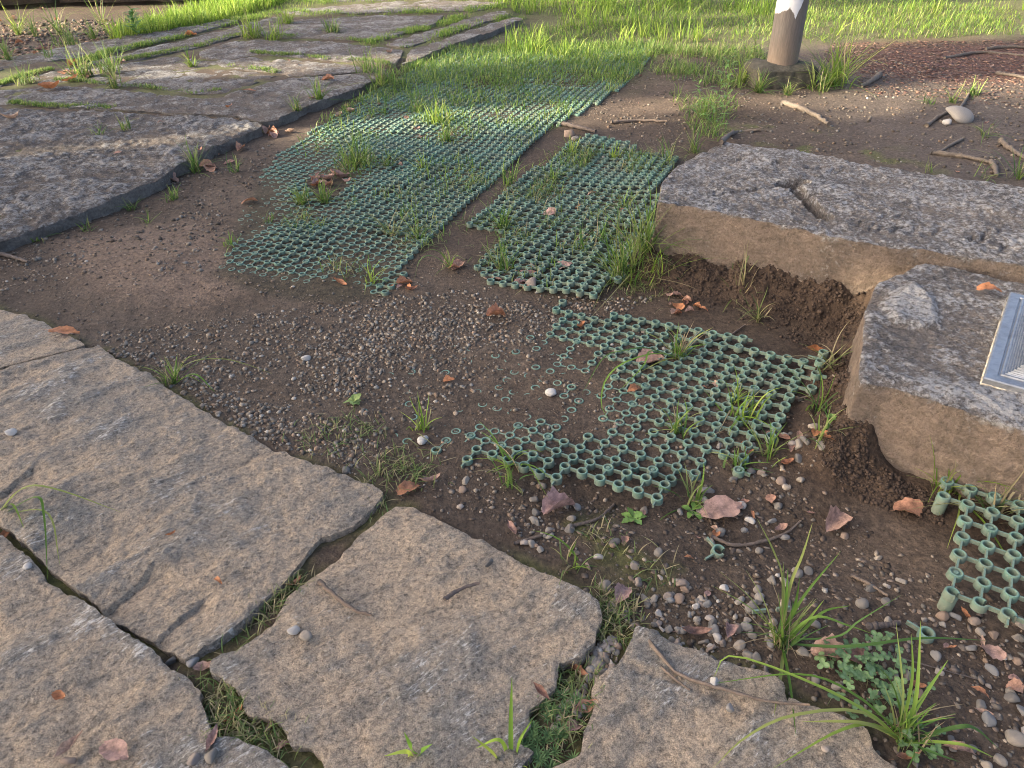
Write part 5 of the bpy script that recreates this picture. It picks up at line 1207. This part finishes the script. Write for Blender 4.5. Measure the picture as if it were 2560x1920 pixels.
# ------------------------------------------------------------------ fallen leaves
def dead_leaf(kind, seed):
    rg = np.random.default_rng(seed); n = 10
    W = {'wide': .36, 'oval': .27, 'narrow': .15}[kind]; V, Q = [], []
    cu, tw, cp = rg.uniform(-.5, .7), rg.normal(0, .4), rg.uniform(-.2, 1.3)
    for k in range(n + 1):
        t = k / n; w = W * (math.sin(math.pi * (0.03 + 0.94 * t ** 0.85)) ** (0.75 if kind != 'narrow' else 1.0)) * (1 + 0.10 * rg.normal()) 
        z0 = cu * (t - .5) ** 2 * 2; x = t - .5
        for a in (-1, -.5, 0, .5, 1):
            V.append((x + .02 * rg.normal(), w * a, z0 + cp * w * a * a + tw * a * w * (t - .5) * 2 + .02 * rg.normal()))
    for k in range(n):
        for a in range(4): Q.append((5 * k + a, 5 * k + a + 1, 5 * k + a + 6, 5 * k + a + 5))
    st = len(V); V += [(-.5, -.008, 0), (-.5, .008, 0), (-.72, .02, .03), (-.72, .01, .03)]; Q.append((st, st + 1, st + 2, st + 3))
    V = np.array(V); V[:, 2] -= V[:, 2].min(); return V, Q
LEAF = {}
for kd in ('wide', 'oval', 'narrow'):
    for q in range(4):
        V, Q = dead_leaf(kd, 700 + q + len(LEAF))
        for mk in ('leaf', 'leaf_pink', 'leaf_orange'): LEAF[kd, q, mk] = mesh('fallen_leaf', V, quads=Q, mats=[M[mk]])
rgl = np.random.default_rng(123)
def on(px, py):
    """height of what lies under a pixel: block, paving stone or soil"""
    for poly, z in ((b2W, B2Z + .01), (b1W, B1Z + .008)):
        p = G(px, py, z)
        if inside(p[None, 0], p[None, 1], poly)[0]: return p
    for polys, z in ((slabW.values(), SLAB_Z + .004), (farW, FAR_Z + .004)):
        p = G(px, py, z)
        for w in polys:
            if inside(p[None, 0], p[None, 1], w)[0]: return p
    return GG(px, py, .003)
def leaf(zx, zy, wz, typ, kind='oval', label=None, rot=None, src=False, grp=None):
    b = on(zx, zy) if src else on(zx * Z, zy * Z)
    s = wz * (1 if src else Z) / FPX * math.hypot(math.hypot(b[0], b[1]), CAM_H)
    link('fallen_leaf', LEAF[kind, int(rgl.integers(0, 4)), {'p': 'leaf_pink', 'o': 'leaf_orange', 'b': 'leaf'}[typ]],
         label=label, cat='leaf', group=grp,
         loc=b + np.array([0, 0, .002]), rot=(rgl.normal(0, .15), rgl.normal(0, .15), rgl.random() * 6.28 if rot is None else rot), scl=s)
for a in [
    (138, 720, 52, 'o', 'oval', 'orange-brown leaf on the paving edge at the far left', 0.1), (885, 1062, 56, 'o', 'oval', 'bright orange leaf beside the tip of the largest paving stone', 0.5), (930, 1043, 48, 'p', 'narrow', 'curled pinkish leaf right of the bright orange one', 0.4),
    (1558, 1108, 92, 'p', 'wide', 'largest pinkish leaf, lying flat below the broken mat', 0.2), (1208, 1106, 80, 'p', 'wide', 'crumpled pinkish-grey leaf below the lifted mat lip', 0.5), (1107, 1148, 50, 'p', 'narrow', 'folded reddish leaf standing on the soil', 1.9), (1800, 1130, 62, 'p', 'wide', 'folded pinkish leaf below the nearer block', 0.8), (1960, 1107, 60, 'b', 'wide', 'brown bark-like leaf left of the raised mat', 0.2),
    (1342, 1290, 60, 'p', 'oval', 'pinkish leaf pair right of the middle paving stone', 1.0), (1573, 1366, 36, 'p', 'wide', 'round pinkish leaf on the pebbly soil', 1.2), (1498, 1370, 64, 'b', 'narrow', 'rolled brown leaf on the pebbly soil', 0.05), (1790, 1420, 66, 'p', 'wide', 'pale grey-pink leaf at the foot of the tall grass plant', -0.2), (1838, 1428, 60, 'b', 'wide', 'dark reddish bark-like leaf above the clover', 0.1), (1242, 1450, 60, 'o', 'narrow', 'curled orange-brown leaf on the edge of the joint', -0.8), (1170, 1497, 44, 'b', 'narrow', 'curled brown leaf on the middle paving stone edge', -0.8), (1268, 1532, 46, 'b', 'oval', 'brown leaf beside the weed cushion', 0.3), (1240, 1577, 44, 'p', 'oval', 'dull pink leaf below the weed cushion', 0.3),
    (250, 1625, 66, 'p', 'oval', 'reddish leaf at the bottom of the lower corner stone', -0.5), (155, 1612, 50, 'b', 'narrow', 'brown leaf lying over a blue-grey pebble', 1.0), (135, 1505, 28, 'o', 'oval', 'small orange leaf on the lower corner stone', -0.3), (460, 1600, 50, 'p', 'narrow', 'narrow pink leaf at the left of the grassy joint', 1.5), (473, 1258, 28, 'o', 'narrow', 'small orange leaf on the largest paving stone near the crack', -0.7), (638, 1264, 36, 'b', 'narrow', 'narrow leaf in the joint between the two big stones', 0.4), (370, 1156, 20, 'o', 'narrow', 'tiny orange leaf in the middle of the largest paving stone', 0.8), (445, 1447, 36, 'p', 'oval', 'pinkish leaf where the joints meet', 0.2), (510, 1551, 42, 'o', 'narrow', 'orange leaf in the grassy joint', 0.9), (585, 1576, 36, 'p', 'narrow', 'grey-pink leaf in the grassy joint', 1.4), (617, 1614, 34, 'p', 'narrow', 'pink leaf at the lower end of the grassy joint', 0.4), (20, 1160, 26, 'o', 'oval', 'orange leaf in the crack at the left edge', 1.2),
    (370, 392, 36, 'p', 'wide', 'pink leaf at the foot of the kerb', -0.5), (450, 365, 34, 'b', 'oval', 'brown leaf lying against the kerb', 0.3), (412, 78, 22, 'o', 'wide', 'bright orange leaf in a turf joint of the old paving', 0), (112, 192, 34, 'o', 'oval', 'orange-brown leaf on the old paving at the left', 0.2), (538, 197, 24, 'b', 'oval', 'single brown leaf on the middle of the old paving', 0), (27, 257, 36, 'b', 'narrow', 'dark leaf at the left edge of the old paving', 0),
    (1215, 580, 46, 'p', 'wide', 'grey-pink leaf on the front of the square mat', 0.4), (1405, 785, 60, 'p', 'wide', 'pinkish leaf under the arching grass on the half-buried mat', 0.1), (1370, 846, 32, 'o', 'oval', 'small orange leaf inside the half-buried mat', 0.3), (1072, 686, 44, 'b', 'wide', 'dark brown curled leaf on the gravel', 0.3), (1256, 707, 24, 'o', 'oval', 'orange leaf at the back corner of the half-buried mat', 0.9), (1765, 762, 44, 'o', 'narrow', 'orange leaf at the foot of the soil between the blocks', -0.15), (1762, 940, 34, 'o', 'oval', 'upright orange leaf right of the half-buried mat', 0.8), (1700, 1005, 30, 'b', 'oval', 'brown leaf below the right end of the half-buried mat', 0.3), (2136, 630, 38, 'o', 'oval', 'folded orange leaf on top of the nearer block', -0.5), (735, 613, 36, 'o', 'narrow', 'narrow orange leaf on the front edge of the long mat', -0.5), (1185, 465, 34, 'p', 'wide', 'pink leaf among the rings at the back of the square mat', 0), (540, 440, 32, 'b', 'oval', 'light brown leaf at the left edge of the long mat', 0.2), (970, 825, 24, 'o', 'wide', 'square tan chip of leaf among half-buried rings', 0), (2115, 1500, 30, 'o', 'narrow', 'orange leaf on the pebbly soil at the right', -0.8), (2140, 1415, 40, 'p', 'wide', 'torn pink leaf on soil below the raised mat', -0.7), (2070, 1625, 50, 'b', 'narrow', 'brown leaf under the sprawling grass', -0.4), (1955, 1640, 44, 'b', 'narrow', 'brown leaf at the tip of the low paving stone', 0.1)]:
    leaf(*a[:5], a[5], a[6])
for zx, zy, r, n, w, wh in [(690, 388, 22, 12, 30, 'heaped in the hole of the long mat'), (1480, 662, 26, 12, 22, 'at the foot of the soil bank'), (150, 160, 22, 8, 26, 'piled in a gap of the old paving'), (590, 288, 14, 6, 24, 'in the notch of the kerb'), (480, 345, 30, 6, 22, 'along the foot of the kerb'), (720, 215, 40, 10, 20, 'by the far stretch of the kerb'), (1120, 600, 30, 6, 30, 'at the front left of the square mat'), (880, 617, 16, 5, 26, 'beside the front corner of the long mat'), (985, 572, 14, 4, 26, 'under the drooping grass plant'), (1690, 960, 40, 8, 26, 'between the half-buried mat and the nearer block'), (1540, 800, 70, 7, 20, 'among the rings of the half-buried mat'), (900, 330, 120, 10, 16, 'scattered over the long mat'), (1250, 470, 80, 8, 18, 'scattered over the square mat'), (2000, 1400, 160, 10, 24, 'on the pebbly soil at the lower right'), (1400, 1180, 120, 7, 20, 'on the mossy soil below the mats'), (120, 60, 90, 16, 12, 'in the litter below the terrace'), (1500, 160, 160, 8, 10, 'on the far edge of the lawn'), (2000, 220, 180, 8, 12, 'on the far soil right of the post'), (1640, 1090, 90, 6, 22, 'round the largest pinkish leaf'), (430, 300, 160, 6, 12, 'on the near stone of the old paving'), (640, 140, 100, 4, 12, 'on the middle stones of the old paving'), (850, 160, 40, 6, 16, 'where kerb and long mat meet')]:
    for k in range(n):
        typ = 'bbbpo'[int(rgl.integers(0, 5))]
        leaf(zx + rgl.normal(0, r), zy + rgl.normal(0, r * .45), w * rgl.uniform(.6, 1.3), typ, ('wide', 'oval', 'narrow')[int(rgl.integers(0, 3))], 'small %s dead leaf %s' % ({'b': 'brown', 'p': 'pinkish', 'o': 'orange'}[typ], wh), grp='dead leaves ' + wh)

# ------------------------------------------------------------------ twigs and roots
def tube(name, pts, rpx, label, cat, group, mat, taper=0.6, sink=0.0, seed=0, knob=0.12):
    P0 = [on(x * Z, y * Z) for x, y in pts]; rg = np.random.default_rng(seed)
    r0 = rpx * Z / FPX * math.hypot(math.hypot(P0[0][0], P0[0][1]), CAM_H)
    b = P0[0].copy(); C = spline(np.array(P0) - b, 26); n, m = len(C), 8
    C[:, 2] += r0 * (0.8 - sink); C += rg.normal(0, r0 * .12, C.shape)
    T = np.gradient(C, axis=0); T /= np.linalg.norm(T, axis=1)[:, None]; S = np.cross(T, (0, 0, 1)); S /= np.linalg.norm(S, axis=1)[:, None]; U = np.cross(S, T)
    V, Q = [], []
    for k in range(n):
        r = r0 * (1 - (1 - taper) * k / (n - 1)) * (1 + knob * rg.normal())
        for a in range(m):
            th = 2 * math.pi * a / m; V.append(C[k] + (S[k] * math.cos(th) + U[k] * math.sin(th)) * r * (1 + .06 * rg.normal()))
    for k in range(n - 1):
        for a in range(m): Q.append((k * m + a, k * m + (a + 1) % m, (k + 1) * m + (a + 1) % m, (k + 1) * m + a))
    V += [C[0] - T[0] * r0 * .3, C[-1] + T[-1] * r0 * .3]
    Tt = [(a, (a + 1) % m, n * m) for a in range(m)] + [((n - 1) * m + (a + 1) % m, (n - 1) * m + a, n * m + 1) for a in range(m)]
    link(name, mesh(name, V, tris=Tt, quads=Q, mats=[mat]), label=label, cat=cat, group=group, loc=b)
for k, (pts, r, lab) in enumerate([
    ([(690, 1258), (725, 1290), (765, 1320), (805, 1332)], 5, 'curved grey twig on the left of the middle paving stone'), ([(960, 1298), (995, 1275), (1035, 1262)], 5, 'short curved dark twig at the top of the middle paving stone'),
    ([(1375, 1352), (1420, 1410), (1470, 1460), (1560, 1490), (1650, 1515), (1748, 1525)], 4.2, 'longest bare twig lying across the low paving stone'), ([(1235, 1140), (1290, 1125), (1326, 1093)], 4, 'brown twig below the crumpled pinkish-grey leaf'), ([(1110, 1178), (1155, 1165), (1197, 1150)], 4, 'straight twig below the folded reddish leaf'),
    ([(1536, 1163), (1581, 1181), (1636, 1176), (1696, 1156), (1729, 1128)], 4, 'long bent twig below the largest pinkish leaf'), ([(1873, 1361), (1910, 1356), (1942, 1350)], 7, 'stout short stick right of the tall grass plant'), ([(1836, 1246), (1870, 1262), (1916, 1291)], 4, 'thin stick on soil below the raised mat'),
    ([(0, 553), (30, 560), (62, 571)], 4, 'twig on gravel at the left edge'), ([(1660, 880), (1690, 872), (1750, 858)], 2.5, 'thin twig on the right of the half-buried mat'), ([(1500, 745), (1560, 735), (1610, 705)], 3, 'thin twig at the foot of the soil bank'), ([(1215, 272), (1250, 280), (1285, 290)], 5, 'pale stick in the notch between the two far mats'),
    ([(1320, 268), (1380, 264), (1440, 266)], 3.5, 'dark stick on soil behind the square mat'), ([(1425, 1440), (1460, 1470), (1490, 1492)], 3, 'short twig crossing under the longest bare twig'), ([(1930, 1420), (2000, 1440), (2110, 1470)], 1.6, 'thread-thin stalk on the pebbly soil at the right')]):
    tube('twig', pts, r, lab, 'twig', 'fallen twigs', M['twig'], seed=k)
for k, (pts, r, lab) in enumerate([
    ([(1690, 224), (1735, 240), (1765, 255), (1790, 272)], 5, 'thick pale root on the soil below the concrete foot'), ([(1558, 310), (1582, 292), (1640, 284)], 6, 'root end behind the far end of the long block'), ([(2010, 333), (2080, 342), (2140, 355)], 5, 'brown root on soil behind the long block'), ([(2138, 352), (2148, 366), (2150, 384)], 5, 'short pale root bending down at the end of the brown root'),
    ([(2160, 308), (2185, 328), (2225, 352)], 5, 'root at the right edge behind the long block'), ([(2000, 275), (2035, 250), (2070, 238), (2092, 205)], 4, 'grey branch lying on the far soil'), ([(2040, 128), (2120, 116), (2230, 124)], 3, 'long thin root on the reddish litter'), ([(2130, 108), (2180, 104), (2240, 106)], 3, 'thin root at the right edge of the reddish litter'), ([(2150, 160), (2190, 166), (2240, 176)], 3, 'pale root on the sunlit strip of litter'), ([(2080, 302), (2050, 318), (2030, 330)], 3, 'twiggy root on the far soil right of the branch'), ([(1900, 165), (1880, 180), (1860, 190)], 5, 'stubby root right of the lush tuft')]):
    tube('root', pts, r, lab, 'root', 'surface roots', M['root'], sink=0.3, seed=40 + k)
